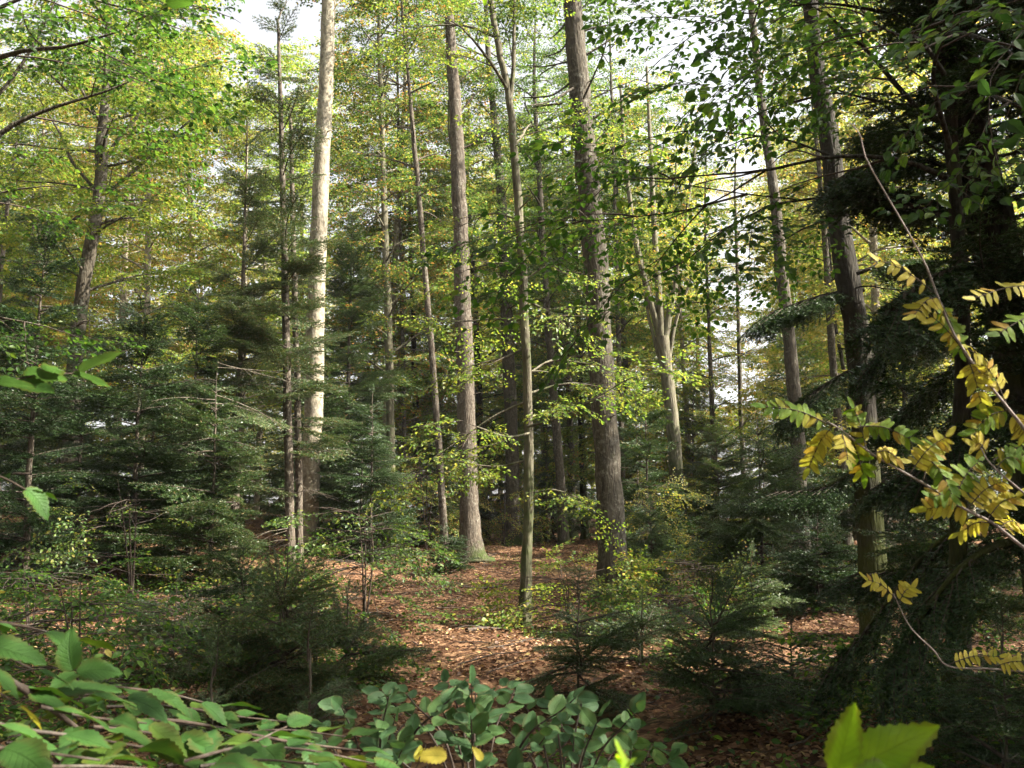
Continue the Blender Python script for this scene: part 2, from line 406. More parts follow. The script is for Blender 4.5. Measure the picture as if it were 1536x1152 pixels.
def make_spray(seed, L=0.75, leaf=0.075, tmpl=LEAF4, gap=0.055, droop=0.15):
    """flat beech-like spray along +X: verts, tris for leaves; verts, quads for twigs"""
    rng = R(seed); P = []; D = []; geo = Geo()
    def twig(p0, d, ln, lev):
        n = max(3, int(ln / gap)); p = p0.copy(); pts = [p.copy()]
        for k in range(n):
            d = nrm(d + rng.normal(0, 0.10, 3) * [1, 1, 0.5] + [0, 0, -droop * 0.15])
            p = p + d * ln / n; pts.append(p.copy())
            side = 1 if (k + lev) % 2 else -1
            lat = np.array([-d[1], d[0], 0]) * side
            P.append(p.copy()); D.append(nrm(d * 0.6 + lat * 0.9 + [0, 0, rng.normal(-0.15, 0.3)]))
            if lev < 1 and k > 0 and k < n - 1 and rng.random() < 0.85:
                twig(p, nrm(d * 0.8 + lat * 0.8 + [0, 0, rng.normal(0, .12)]), ln * (1 - k / n) * rng.uniform(0.45, 0.75) + 0.08, lev + 1)
        P.append(p.copy()); D.append(d)
        v, f = tube(np.array(pts)[[0, len(pts) // 2, -1]], np.linspace(0.0035, 0.0012, 3) * (1 if lev == 0 else 0.7), 3)
        geo.add(v, f)
    twig(np.zeros(3), np.array([1.0, 0, 0.05]), L, 0)
    P = np.array(P); D = np.array(D)
    X, Y, Z = frames(D, rng, 0.4)
    S = leaf * rng.uniform(0.55, 1.2, len(P))
    v, f = scatter(tmpl[0], tmpl[1], P, X, Y, Z, S)
    tw = np.concatenate(geo.v); tf = np.concatenate([q for q, _ in geo.f])
    return v, f, tw, tf
SPRAY = [make_spray(100 + k, leaf=0.088) for k in range(6)]
SPRAY_SMALL = [make_spray(150 + k, L=0.6, leaf=0.055, gap=0.045) for k in range(5)]
SPRAY_NEAR = [make_spray(200 + k, leaf=0.064, tmpl=LEAF8, gap=0.055) for k in range(6)]
SPRAY_FAR = [make_spray(300 + k, L=1.05, leaf=0.135, gap=0.085) for k in range(6)]

def make_frond(seed, L, step, nl, nw, gap, hang=0.25, droop=0.10, bushy=0.62):
    """conifer branch along +X. step: needle spacing, nl x nw: needle size, gap: twig spacing"""
    rng = R(seed); nv = []; nd = []; geo = Geo()
    def axis(x): return np.array([x, 0.05 * L * math.sin(3 * x / L + seed), -droop * x * x / max(L, 0.5) + 0.05 * x])
    def needles(a, b):
        ln = np.linalg.norm(b - a); n = max(2, int(ln / step)); d = nrm(b - a)
        lat = nrm(np.cross([0, 0, 1.0], d)); up = np.cross(d, lat)
        t = (np.arange(n) + rng.random(n)) / n
        for s, w in ((1, 0.0), (-1, 0.0), (0, 0.9)):
            if s == 0:
                tt = t[::2]
                dirs = d * 0.55 + up * 0.8 + lat * rng.normal(0, .5, len(tt))[:, None]
            else:
                tt = t
                dirs = d * 0.6 + lat * s + up * rng.normal(0.1, 0.3, n)[:, None]
            nv.append(a + (b - a) * tt[:, None]); nd.append(dirs)
    def twig(a, d, ln, lev):
        b = a + d * ln + np.array([0, 0, -hang * ln * (1.0 if lev else 0.5)])
        needles(a, b)
        if lev < 2 and ln > gap * 2.2:
            n = int(ln / gap)
            for k in range(1, n):
                q = a + (b - a) * (k / n)
                s = 1 if k % 2 else -1
                lat = nrm(np.cross([0, 0, 1.0], d)) * s
                twig(q, nrm(d * 0.8 + lat * 0.7 + [0, 0, rng.normal(0, .15)]), (ln - ln * k / n) * 0.5 + 0.03, lev + 1)
        if lev == 1:
            v, f = tube(np.array([a, b]), [0.003, 0.0015], 3); geo.add(v, f)
    n = max(4, int(L / gap)); pts = [axis(x) for x in np.linspace(0, L, n + 1)]
    for k in range(n):
        if k > n * 0.12: needles(pts[k], pts[k + 1])
        d = nrm(pts[k + 1] - pts[k])
        for s in (1, -1):
            if k > n * 0.1 and rng.random() < 0.93:
                lat = np.array([-d[1], d[0], 0]) * s
                ln = min(bushy * (L - k * L / n) + 0.05, 0.65 * (0.4 + 1.0 * k / n) + 0.08) * rng.uniform(0.7, 1.15)
                twig(pts[k], nrm(d * 0.65 + lat * 0.85 + [0, 0, rng.normal(0, .12)]), ln, 1)
    v, f = tube(np.array(pts), np.linspace(0.006 + 0.006 * L, 0.002, n + 1), 4); geo.add(v, f)
    P = np.concatenate(nv); D = np.concatenate(nd)
    X, Y, Z = frames(D, rng, 0.6)
    tm = np.array([[0, -0.5 * nw / nl, 0], [0, 0.5 * nw / nl, 0], [1, 0, 0]]); tf = np.array([[0, 1, 2]])
    S = nl * rng.uniform(0.7, 1.2, len(P))
    vv, ff = scatter(tm, tf, P, X, Y, Z, S)
    return vv, ff, np.concatenate(geo.v), np.concatenate([q for q, _ in geo.f])
_fr = {}
def fronds(lod, hang):
    key = (lod, hang)
    if key not in _fr:
        step, nl, nw, gap = {'near': (0.0085, 0.024, 0.0055, 0.05), 'mid': (0.016, 0.036, 0.014, 0.08), 'far': (0.034, 0.075, 0.032, 0.12)}[lod]
        _fr[key] = [(L, [make_frond(int(L * 100) + 7 * k, L, step, nl, nw, gap, hang) for k in range(3)]) for L in (0.35, 0.7, 1.2, 1.9, 2.8)]
    return _fr[key]

# ------------------------------------------------------------------ trees
def limb_path(p, az, el, L, rng, n=7, rise=-0.25, wig=0.12):
    pts = [np.array(p, float)]; a, e = az, el
    for k in range(n):
        a += rng.normal(0, wig); e += rise / n + rng.normal(0, wig * 0.5)
        d = np.array([math.sin(a) * math.cos(e), math.cos(a) * math.cos(e), math.sin(e)])
        pts.append(pts[-1] + d * L / n)
    return np.array(pts)

class Crown:
    def __init__(s, sprays, rng): s.sp = sprays; s.rng = rng; s.P = []; s.D = []; s.wood = Geo()
    def foliate(s, path, dens=1.0, start=0.25, sub=0.42, flat=1.0):
        rng = s.rng; L = np.linalg.norm(np.diff(path, axis=0), axis=1).sum(); n = len(path)
        cnt = max(3, int(L * (1 - start) / sub)); side = 1
        for k in range(cnt + 1):
            t = start + (1 - start) * k / cnt
            f = t * (n - 1); i = min(int(f), n - 2); p = path[i] + (path[i + 1] - path[i]) * (f - i)
            d = nrm(path[i + 1] - path[i]); side = -side
            lat = nrm(np.array([-d[1], d[0], 0]) + 1e-6) * side
            ln = min((1 - t) * L * 0.55 + 0.45, 1.6) * rng.uniform(0.6, 1.1)
            dd = nrm(d * 0.7 + lat * (0.9 if t < .98 else 0.1) + np.array([0, 0, rng.normal(0.0, 0.15)]))
            if t >= .98: dd = d
            q = limb_path(p, math.atan2(dd[0], dd[1]), math.asin(np.clip(dd[2], -1, 1)), ln, rng, 4, -0.2, 0.15)
            v, ff = tube(q, np.linspace(0.004 + 0.006 * ln, 0.002, len(q)), 4); s.wood.add(v, ff, 1)
            m = max(1, int(ln / 0.22 * dens))
            for j in range(m):
                u = 0.25 + 0.75 * (j + 1) / m; g_ = u * 4; h = min(int(g_), 3)
                pp = q[h] + (q[h + 1] - q[h]) * (g_ - h); e = nrm(q[h + 1] - q[h])
                l2 = nrm(np.array([-e[1], e[0], 0]) + 1e-6) * (1 if j % 2 else -1)
                s.P.append(pp); s.D.append(nrm(e * 0.8 + l2 * (0.75 if j < m - 1 else 0) + [0, 0, rng.normal(-0.02, 0.16)]))
    def geo(s, thin=1.0, size=1.0, tilt=0.22):
        rng = s.rng; P = np.array(s.P); D = np.array(s.D)
        keep = rng.random(len(P)) < thin; P, D = P[keep], D[keep]
        X, Y, Z = frames(D, rng, tilt); S = size * rng.uniform(0.75, 1.25, len(P)); which = rng.integers(0, len(s.sp), len(P))
        out = Geo()
        for k, (lv, lf, tv, tf) in enumerate(s.sp):
            m = which == k
            if not m.any(): continue
            out.add(*scatter(lv, lf, P[m], X[m], Y[m], Z[m], S[m]), 0)
            out.add(*scatter(tv, tf, P[m], X[m], Y[m], Z[m], S[m]), 1)
        for v, f in zip(s.wood.v, [q for q, _ in s.wood.f]):
            pass
        if s.wood.v:
            out.add(np.concatenate(s.wood.v), np.concatenate([q for q, _ in s.wood.f]), 1)
        return out

def trunk_geo(path, rad, rng, k=12, rough=0.03, flare=0.0):
    n = max(8, int(np.linalg.norm(np.diff(path, axis=0), axis=1).sum() / 0.35))
    P = catmull(path, n); r = np.interp(np.linspace(0, 1, n), np.linspace(0, 1, len(rad)), rad)
    P[1:-1, :2] += rng.normal(0, 0.006, (n - 2, 2))
    V, F = tube(P, r, k, rng, rough)
    if flare:                      # lobed root flare
        V = V.reshape(n, k, 3); h = np.maximum(P[:, 2] - P[0, 2], 0)[:, None]; a = np.arange(k) * 2 * np.pi / k
        m = flare * np.exp(-h / 0.4) * (1 + 0.7 * np.cos(4 * a + rng.uniform(0, 6)) + 0.4 * np.cos(2 * a + rng.uniform(0, 6)))[None]
        V = (P[:, None] + (V - P[:, None]) * (1 + m[..., None] * [1, 1, 0])).reshape(-1, 3)
    return V, F

def pix_trunk(pts, Y, extra=8.0, lean_y=0.0):
    """[(px, py, width px)] from the foot up, at depth Y -> world path and radii, carried down into the ground and up by extra metres"""
    P = [at(px, py, Y) for px, py, w in pts]; r = [w * Y / FPX / 2 for px, py, w in pts]
    d0 = P[0] - P[1]; zb = float(gz(P[0][0], Y)) - 0.12
    if P[0][2] > zb:
        b = P[0] + d0 / abs(d0[2]) * (P[0][2] - zb); P.insert(0, b); r.insert(0, r[0] * 1.06)
    if extra > 0:
        d = nrm(P[-1] - P[-2])
        P.append(P[-1] + d * extra * 0.5); r.append(r[-1] * 0.72)
        P.append(P[-1] + d * extra * 0.5 + np.array([0.2, 0.1, 0])); r.append(r[-3 + 1] * 0.25)
    return np.array(P), np.array(r)
def on_path(P, z):
    i = np.searchsorted(P[:, 2], z); i = min(max(i, 1), len(P) - 1)
    t = (z - P[i - 1, 2]) / max(P[i, 2] - P[i - 1, 2], 1e-6)
    return P[i - 1] + (P[i] - P[i - 1]) * t
def rad_at(P, r, z):
    return float(np.interp(z, P[:, 2], r))

def broadleaf(label, P, r, seed, bark, leafm, limbs=(), auto=None, sprays=SPRAY, thin=1.0, size=1.0, group=None, flare=0.6, stubs=0, pixlimbs=(), Y=None, name='beech_tree', cat='tree', sub=0.42, bare=()):
    """limbs: (z, az, el, L); auto: (z0, z1, count, Lmin, Lmax, az centre, az spread, el); pixlimbs: polylines of (px, py, w[, dY]) at depth Y, leafed; bare likewise without leaves"""
    rng = R(seed); base = np.array([P[0][0], P[0][1], float(gz(P[0][0], P[0][1]))])
    t = thing(name, label, cat, base, group)
    g_ = Geo(); g_.add(*trunk_geo(P, r, rng, flare=flare))
    cr = Crown(sprays, rng); wood = Geo()
    lst = list(limbs)
    if auto:
        z0, z1, n, l0, l1, ac, asp, el = auto
        for k in range(n):
            f = k / max(n - 1, 1)
            lst.append((z0 + (z1 - z0) * f + rng.normal(0, .15), (k * 2.4 if asp > 3 else ac + rng.uniform(-asp, asp)) + rng.normal(0, .3), el + rng.normal(0, .15), l0 + (l1 - l0) * rng.random() * (1 - 0.35 * f)))
    for z, az, el, L in lst:
        if z > P[-1][2]: continue
        p = on_path(P, z); q = limb_path(p, az, el, L, rng, 7, -0.35)
        rr = min(rad_at(P, r, z) * 0.55, 0.012 + 0.011 * L)
        v, f = tube(q, np.linspace(rr, 0.006, len(q)), 6); g_.add(v, f)
        cr.foliate(q, sub=sub)
    for pl in pixlimbs:
        q = catmull([at(a[0], a[1], Y + (a[3] if len(a) > 3 else 0)) for a in pl], 12)
        w = np.interp(np.linspace(0, 1, 12), np.linspace(0, 1, len(pl)), [a[2] * Y / FPX / 2 for a in pl])
        me = Geo(); me.add(*tube(q, w, 7, rng, 0.04)); o = link('branch', me.build('branch', [bark], base, True), t)
        cr.foliate(q, sub=sub, start=0.3)
    for pl in bare:
        q = catmull([at(a[0], a[1], Y + (a[3] if len(a) > 3 else 0)) for a in pl], 10)
        w = np.interp(np.linspace(0, 1, 10), np.linspace(0, 1, len(pl)), [a[2] * Y / FPX / 2 for a in pl])
        me = Geo(); me.add(*tube(q, w, 6, rng, 0.05)); link('branch', me.build('branch', [bark], base, True), t)
    for k in range(stubs):         # broken branch stubs
        z = base[2] + rng.uniform(1.5, 11); c = on_path(P, z); rr = rad_at(P, r, z); a = rng.uniform(0, 6.28); d = np.array([math.sin(a), math.cos(a), rng.uniform(-.1, .5)])
        L = rng.uniform(.06, .45); g_.add(*tube(np.array([c + d * rr * .7, c + d * (rr + L * .5), c + d * (rr + L) + [0, 0, -.05 * L]]), np.array([1.3, .9, .5]) * rng.uniform(.006, .014), 5, rng, .1))
    link('trunk', g_.build('trunk', [bark], base, True), t)
    if cr.P:
        link('crown', cr.geo(thin, size).build('crown', [leafm, M['twig']], base), t)
    return t

def conifer(label, base, H, Lmax, seed, bark, needle, r0=0.12, h0=0.3, lod='mid', hang=0.25, whorl=0.38, per=5, el0=0.15, group=None, path=None, rad=None, name='fir_tree', cat='tree', top=1.0, azc=None, keepbase=False, prof=0.85, dead=0, jit=0.2, bare=(), Y=None):
    rng = R(seed); base = np.asarray(base, float)
    if path is None:
        path = np.array([base + [0, 0, -0.1], base + [rng.normal(0, .01) * H, rng.normal(0, .01) * H, H * 0.5], base + [0, 0, H]])
        rad = np.array([r0, r0 * 0.55, 0.006])
    t = thing(name, label, cat, base, group)
    g_ = Geo(); g_.add(*trunk_geo(path, rad, rng, 9 if lod != 'far' else 6, flare=0.2))
    fs = fronds(lod, hang); Ls = np.array([f[0] for f in fs])
    items = {}
    z = h0; bz = base[2]; ph, lop = rng.uniform(0, 6.28), rng.uniform(.15, .4)
    while z < H * top - 0.15:
        f = z / H
        L = Lmax * (1 - f) ** prof * min(1.0, 0.55 + 1.6 * (f + 0.1)) + 0.10
        n = per
        for k in range(n):
            az = 2 * math.pi * k / n + rng.uniform(0, 6.28) if azc is None else azc[0] + rng.uniform(-azc[1], azc[1])
            l = L * rng.uniform(0.6, 1.15) * (1 + lop * math.sin(az - ph + 2.2 * f))
            if rng.random() < .08: continue
            e = el0 * (1 - 0.5 * (1 - f)) + 0.5 * f ** 3 + rng.normal(0, jit * 0.5)
            p = on_path(path, bz + z + rng.uniform(-.5, .5) * whorl * 0.6)
            i = int(np.argmin(np.abs(np.log(Ls / l)))); j = int(rng.integers(0, 3))
            items.setdefault((i, j), []).append((p, [math.sin(az) * math.cos(e), math.cos(az) * math.cos(e), math.sin(e)], l / Ls[i]))
        z += whorl * rng.uniform(0.75, 1.25)
    # leader
    items.setdefault((0, 0), []).append((on_path(path, bz + H - 0.05), [0.05, 0.02, 1], 0.8))
    out = Geo()
    for (i, j), lst in items.items():
        nv, nf, wv, wf = fs[i][1][j]
        P_ = np.array([a[0] for a in lst]); D_ = np.array([a[1] for a in lst], float); S_ = np.array([a[2] for a in lst])
        X, Y_, Z = frames(D_, rng, 0.15)
        out.add(*scatter(nv, nf, P_, X, Y_, Z, S_), 0); out.add(*scatter(wv, wf, P_, X, Y_, Z, S_), 1)
    for k in range(dead):
        zz = rng.uniform(0.3, max(h0, 1.5) + 2.5); az = rng.uniform(0, 6.28)
        q = limb_path(on_path(path, bz + zz), az, rng.normal(0.0, .15), rng.uniform(0.5, 1.6), rng, 6, -0.3)
        v, f = tube(q, np.linspace(0.012, 0.003, len(q)), 4); g_.add(v, f)
        for b in range(5):
            q2 = limb_path(q[2 + b % 4], az + rng.choice([-1, 1]) * 0.9, rng.normal(-.2, .2), 0.35, rng, 3)
            v, f = tube(q2, np.linspace(0.004, 0.0015, len(q2)), 3); g_.add(v, f)
    for pl in bare:
        q = catmull([at(a[0], a[1], Y + (a[3] if len(a) > 3 else 0)) for a in pl], 10)
        w = np.interp(np.linspace(0, 1, 10), np.linspace(0, 1, len(pl)), [a[2] * Y / FPX / 2 for a in pl])
        me = Geo(); me.add(*tube(q, w, 6, rng, 0.05)); link('branch', me.build('branch', [bark], base, True), t)
    link('trunk', g_.build('trunk', [bark], base, True), t)
    link('crown', out.build('crown', [needle, M['twig']], base), t)
    return t
def foot(px, Y):
    x = at(px, 757, Y)[0]
    return np.array([x, Y, float(gz(x, Y))])
def height_to(px, py, Y):
    return at(px, py, Y)[2] - foot(px, Y)[2]
# ------------------------------------------------------------------ the trees that can be told apart
pi = math.pi
# pale sunlit trunk, left of the middle
P, r = pix_trunk([(461, 812, 31), (466, 700, 29), (471, 600, 28), (474, 450, 27), (479, 330, 26), (483, 230, 25), (490, 100, 23), (493, 0, 21)], 24.5, 9)
broadleaf('tall pale beech trunk in bright sun beside the two thin dark firs', P, r, 21, M['bark_pale'], M['leaf_green'],
          auto=(15.5, 23, 26, 2, 4.2, 0, 9, 0.4), thin=0.9, stubs=12)
# broad trunk right of the middle with bare upswept dead branches
P, r = pix_trunk([(922, 893, 42), (917, 800, 41), (905, 600, 38), (893, 400, 37), (880, 250, 35), (868, 120, 33), (858, 0, 29)], 17, 9)
B17 = [[(855, 125, 4), (830, 142, 3), (805, 146, 2.5), (783, 146, 1.5)], [(860, 132, 4, -.4), (825, 152, 3, -.7), (795, 158, 2, -1)],
       [(862, 195, 4), (840, 213, 3), (815, 219, 2)], [(852, 30, 3), (840, 45, 3), (826, 58, 2)], [(853, 62, 3), (838, 78, 3), (815, 86, 1.5)], [(855, 92, 3), (815, 100, 2), (790, 98, 1.2)],
       [(870, 15, 3), (880, 5, 2), (888, -8, 1.5)], [(870, 48, 4), (890, 42, 3), (920, 36, 1.5)], [(873, 85, 4), (900, 70, 3), (925, 52, 2), (945, 40, 1.2)],
       [(875, 148, 4, -.3), (890, 115, 3, -.6), (905, 80, 2.5, -.8), (913, 45, 1.5, -1)], [(880, 152, 3), (920, 133, 2), (958, 118, 1.2)], [(882, 182, 4), (915, 162, 3), (950, 140, 2), (975, 125, 1.2)],
       [(886, 220, 3), (912, 193, 2), (935, 165, 1.2)], [(868, 120, 3, .3), (876, 90, 2, .4), (878, 30, 1.5, .5)], [(842, 155, 4, .4), (800, 160, 2, .8)]]
broadleaf('broad grey barked trunk with bare upswept dead branches right of the clearing', P, r, 22, M['bark_fir'], M['leaf_green'],
          auto=(12, 19, 24, 2, 4, 0, 9, 0.3), thin=0.9, bare=B17, Y=17, name='fir_tree', stubs=16)
# straight trunk in the middle
P, r = pix_trunk([(707, 838, 35), (704, 760, 29), (700, 650, 28), (696, 500, 27), (691, 350, 24), (686, 220, 22), (679, 110, 18), (675, 40, 15)], 26, 9)
B26 = [[(690, 225, 4), (712, 214, 3), (735, 195, 2), (745, 182, 1.2)], [(684, 178, 3), (705, 150, 2.5), (735, 122, 1.2)], [(680, 135, 3), (700, 112, 2), (718, 100, 1.2)], [(686, 240, 3), (674, 205, 3), (672, 150, 2)]]
broadleaf('straight grey trunk standing in the middle at the back of the clearing', P, r, 23, M['bark_brown'], M['leaf_green'],
          auto=(15.5, 22, 20, 1.6, 2.8, 0, 9, 0.5), thin=0.7, bare=B26, Y=26, flare=0.6, stubs=14)
# thin forked beech in front
P, r = pix_trunk([(787, 914, 17), (791, 800, 15), (794, 650, 14), (788, 500, 13.5), (780, 350, 13), (771, 220, 12), (763, 140, 11.5), (750, 80, 10), (735, 0, 9)], 13.6, 5)
PL = [[(765, 150, 8), (770, 105, 7), (771, 60, 6), (772, -20, 5)],
      [(792, 480, 4), (750, 478, 3), (690, 482, 2), (640, 478, 1.2)], [(792, 640, 4, -.4), (850, 622, 3, -.8), (905, 590, 2, -1), (955, 562, 1, -1)],
      [(793, 600, 4), (740, 625, 3), (690, 660, 2), (630, 700, 1)], [(793, 560, 4, .3), (830, 540, 3, .6), (880, 545, 2, 1)],
      [(793, 690, 4), (740, 700, 3), (680, 690, 2)], [(790, 520, 4), (760, 535, 3), (720, 545, 1.5)], [(786, 420, 3), (820, 400, 2.5), (850, 405, 1.5)], [(778, 330, 3), (740, 320, 2.5), (700, 335, 1.2)],
      [(792, 740, 4), (830, 735, 3), (865, 745, 1.5)], [(789, 450, 4, -.3), (830, 470, 3, -.6), (875, 475, 2, -.9)], [(793, 590, 4, .4), (850, 575, 3, .8), (900, 580, 2, 1.2)], [(785, 400, 4, .2), (745, 395, 3, .5), (700, 405, 2, .8)], [(794, 650, 4, -.3), (760, 655, 3, -.7), (715, 640, 2, -1)]]
broadleaf('thin young beech forking near the top with bright low leaf sprays', P, r, 24, M['bark_moss'], M['leaf_yellowgreen'], stubs=6,
          limbs=[(6.8, .5, .7, 1.6), (7.6, 3.8, .6, 1.6), (8.4, 5.2, .6, 1.5), (9.4, 1.2, .8, 1.6)], pixlimbs=PL, Y=13.6, sprays=SPRAY_SMALL, thin=0.95, sub=0.36)
# slim leaning stem
P, r = pix_trunk([(667, 822, 11), (657, 650, 10.5), (645, 500, 9.5), (630, 320, 8.5), (620, 200, 7), (612, 110, 5)], 27.5, 5)
broadleaf('slim dark stem leaning left beside the straight grey trunk', P, r, 25, M['bark_brown'], M['leaf_green'], auto=(10, 17, 14, 1, 2.2, 0, 9, 0.5), thin=0.8)
# dark trunk behind the young beech
P, r = pix_trunk([(770, 800, 22), (767, 650, 20), (760, 480, 18), (752, 300, 15), (745, 220, 12)], 34, 8)
broadleaf('dark trunk just behind and left of the thin forked beech', P, r, 26, M['bark_fir'], M['leaf_green'], auto=(8, 22, 30, 1.5, 3.4, 0, 9, 0.4), thin=0.9)
# mossy pale trunk
P, r = pix_trunk([(587, 755, 13), (585, 600, 12.5), (581, 450, 12), (577, 330, 10), (572, 150, 8)], 31, 6)
broadleaf('thin mossy trunk with pale sunlit foot between pale trunk and slim leaning stem', P, r, 27, M['bark_moss'], M['leaf_green'],
          auto=(5, 20, 34, 1.4, 3, 0, 9, 0.5), pixlimbs=[[(582, 460, 4), (600, 445, 3), (622, 415, 2)]], Y=31)
# forked beech
P, r = pix_trunk([(1018, 770, 22), (1010, 650, 20), (1001, 570, 20), (993, 505, 20)], 28, 0)
FK = [[(992, 510, 14), (978, 460, 11), (962, 400, 10), (950, 340, 8), (938, 240, 6), (930, 120, 4)], [(992, 512, 14), (988, 440, 12), (981, 340, 9), (976, 230, 7), (970, 100, 4)],
      [(996, 512, 13), (1006, 460, 10), (1016, 410, 8), (1030, 320, 6), (1045, 200, 4)], [(990, 540, 7), (974, 480, 5), (966, 430, 4), (962, 380, 3)], [(1000, 560, 7), (1014, 480, 6), (1036, 420, 4), (1050, 370, 3)]]
broadleaf('beech splitting into three upright limbs halfway up right of the broad trunk', P, r, 28, M['bark_moss'], M['leaf_yellowgreen'], pixlimbs=FK, Y=28, thin=0.5, auto=(10, 15, 10, 1.2, 2.2, 0, 9, .5))
# grey bare trunk
P, r = pix_trunk([(1200, 760, 24), (1195, 640, 22), (1185, 520, 20), (1172, 400, 19), (1160, 280, 15), (1145, 180, 13), (1130, 40, 11)], 25, 7)
broadleaf('grey bare trunk leaning left with white sky gaps on both sides', P, r, 29, M['bark_fir'], M['leaf_yellowgreen'], auto=(16, 20, 10, 1.0, 2.0, 0, 9, 0.6), thin=0.5)
# more thin trunks between
def thin(label, pts, Y, seed, b, lm, auto, th=0.8, extra=6, **k):
    P, r = pix_trunk(pts, Y, extra)
    a = list(auto); a[0] = max(2.5, a[0] - 3); a[2] = int(a[2] * 1.7); a[3] *= 1.2; a[4] *= 1.3
    return broadleaf(label, P, r, seed, M[b], M[lm], auto=a, thin=min(1, th * 1.15), **k)
thin('grey trunk with dark foot between the thin forked beech and the broad trunk', [(847, 838, 15), (839, 700, 13.5), (828, 560, 12), (816, 400, 10), (808, 250, 8)], 33, 31, 'bark_fir', 'leaf_green', (9, 20, 18, 1.2, 2.4, 0, 9, .4))
thin('thin dark trunk seen close along the left edge of the broad trunk', [(877, 790, 11), (872, 650, 10), (868, 500, 9), (862, 350, 7)], 38, 32, 'bark_dark', 'leaf_green', (8, 20, 18, 1.2, 2.4, 0, 9, .4))
thin('thin dark stem behind the slim leaning stem, in shade', [(632, 800, 11), (626, 680, 10), (622, 560, 9), (618, 430, 7)], 36, 33, 'bark_dark', 'leaf_green', (7, 18, 18, 1, 2.2, 0, 9, .4))
thin('dark thin trunk touching the right side of the straight grey trunk', [(726, 810, 12), (722, 680, 11), (716, 520, 9), (708, 380, 7)], 37, 34, 'bark_dark', 'leaf_yellowgreen', (7, 18, 18, 1, 2.2, 0, 9, .4))
thin('slender grey stem left of the dark mossy trunk against the bright sky', [(1262, 700, 13), (1254, 600, 12), (1245, 480, 11), (1238, 370, 9), (1228, 250, 7)], 30, 35, 'bark_fir', 'leaf_yellow', (11, 17, 8, 1, 2, 0, 9, .5), .3)
thin('very thin stem close beside the slender grey stem, left of the dark mossy trunk', [(1282, 700, 6), (1266, 560, 6), (1252, 480, 5), (1246, 400, 4)], 31, 36, 'bark_dark', 'leaf_yellow', (11, 14, 6, .8, 1.8, 0, 9, .5), .3)
thin('pale slender trunk in the far left gap above the dark young firs', [(180, 560, 11), (184, 480, 10), (187, 400, 9), (192, 300, 8), (198, 180, 6)], 36, 37, 'bark_pale', 'leaf_yellow', (9, 19, 18, 1.2, 2.6, 0, 9, .4))
thin('short pale sunlit trunk far behind between crooked beech and thin dark firs', [(284, 640, 15), (287, 540, 13), (290, 470, 11), (288, 380, 9), (283, 250, 7)], 40, 38, 'bark_pale', 'leaf_yellow', (9, 20, 20, 1.2, 2.8, 0, 9, .4))
thin('thin grey stem right of the three-limbed beech below the sky gap', [(1072, 740, 9), (1069, 640, 8), (1066, 560, 7), (1062, 450, 5)], 34, 39, 'bark_fir', 'leaf_yellowgreen', (6, 14, 12, .8, 1.6, 0, 9, .4), .4)
thin('thin sunlit stem immediately right of the three-limbed beech trunk', [(1036, 750, 8), (1030, 620, 8), (1022, 500, 6), (1018, 400, 5)], 36, 40, 'bark_pale', 'leaf_yellowgreen', (6, 14, 14, 1, 2, 0, 9, .4), .6)
thin('white sunlit slender stem behind the leaf sprays right of thin forked beech', [(817, 700, 6), (812, 620, 6), (806, 520, 5), (800, 420, 4)], 42, 41, 'bark_pale', 'leaf_yellow', (5, 15, 16, 1, 2.2, 0, 9, .4))
thin('thin straight stem left of slim leaning stem, rising into the top leaves', [(607, 700, 6), (604, 500, 6), (600, 330, 5), (597, 150, 4)], 33, 42, 'bark_fir', 'leaf_green', (6, 19, 20, 1, 2.2, 0, 9, .4))
thin('thin stem among yellow leaves left of the grey bare trunk', [(1118, 760, 8), (1112, 640, 7), (1108, 500, 6), (1105, 380, 5)], 40, 43, 'bark_fir', 'leaf_yellow', (5, 13, 12, .8, 1.6, 0, 9, .4), .3)
thin('slender trunk between broad trunk and three-limbed beech under green leaves', [(935, 740, 8), (930, 600, 8), (926, 450, 7), (922, 300, 5), (918, 150, 4)], 33, 44, 'bark_fir', 'leaf_green', (7, 18, 22, 1, 2.2, 0, 9, .4), .8)

# crooked beech on the left with diagonal limbs
P, r = pix_trunk([(105, 700, 26), (112, 560, 23), (122, 450, 21), (136, 370, 20), (150, 290, 19), (152, 220, 18), (158, 150, 13), (162, 50, 10)], 21, 6)
LB = [[(95, 345, 6), (140, 305, 6), (185, 270, 6), (230, 230, 5), (280, 185, 3.5), (310, 160, 2)], [(152, 250, 8), (180, 205, 6), (215, 165, 5), (250, 130, 3), (265, 105, 2)],
      [(158, 250, 5), (200, 240, 4), (240, 215, 3), (300, 190, 1.5)], [(148, 290, 6), (110, 245, 5), (90, 200, 4), (60, 150, 2)], [(155, 170, 6), (175, 110, 5), (200, 60, 3), (215, 10, 2)],
      [(154, 190, 5), (120, 130, 4), (95, 80, 3), (80, 20, 2)], [(140, 340, 5), (170, 330, 4), (215, 325, 2)], [(128, 420, 4), (90, 400, 3), (50, 395, 2)]]
broadleaf('crooked beech with long diagonal limbs at the left of the picture', P, r, 51, M['bark_fir'], M['leaf_yellowgreen'], pixlimbs=LB, Y=21, sprays=SPRAY, auto=(5, 16, 26, 1.4, 3, 0, 9, .4), sub=.42)
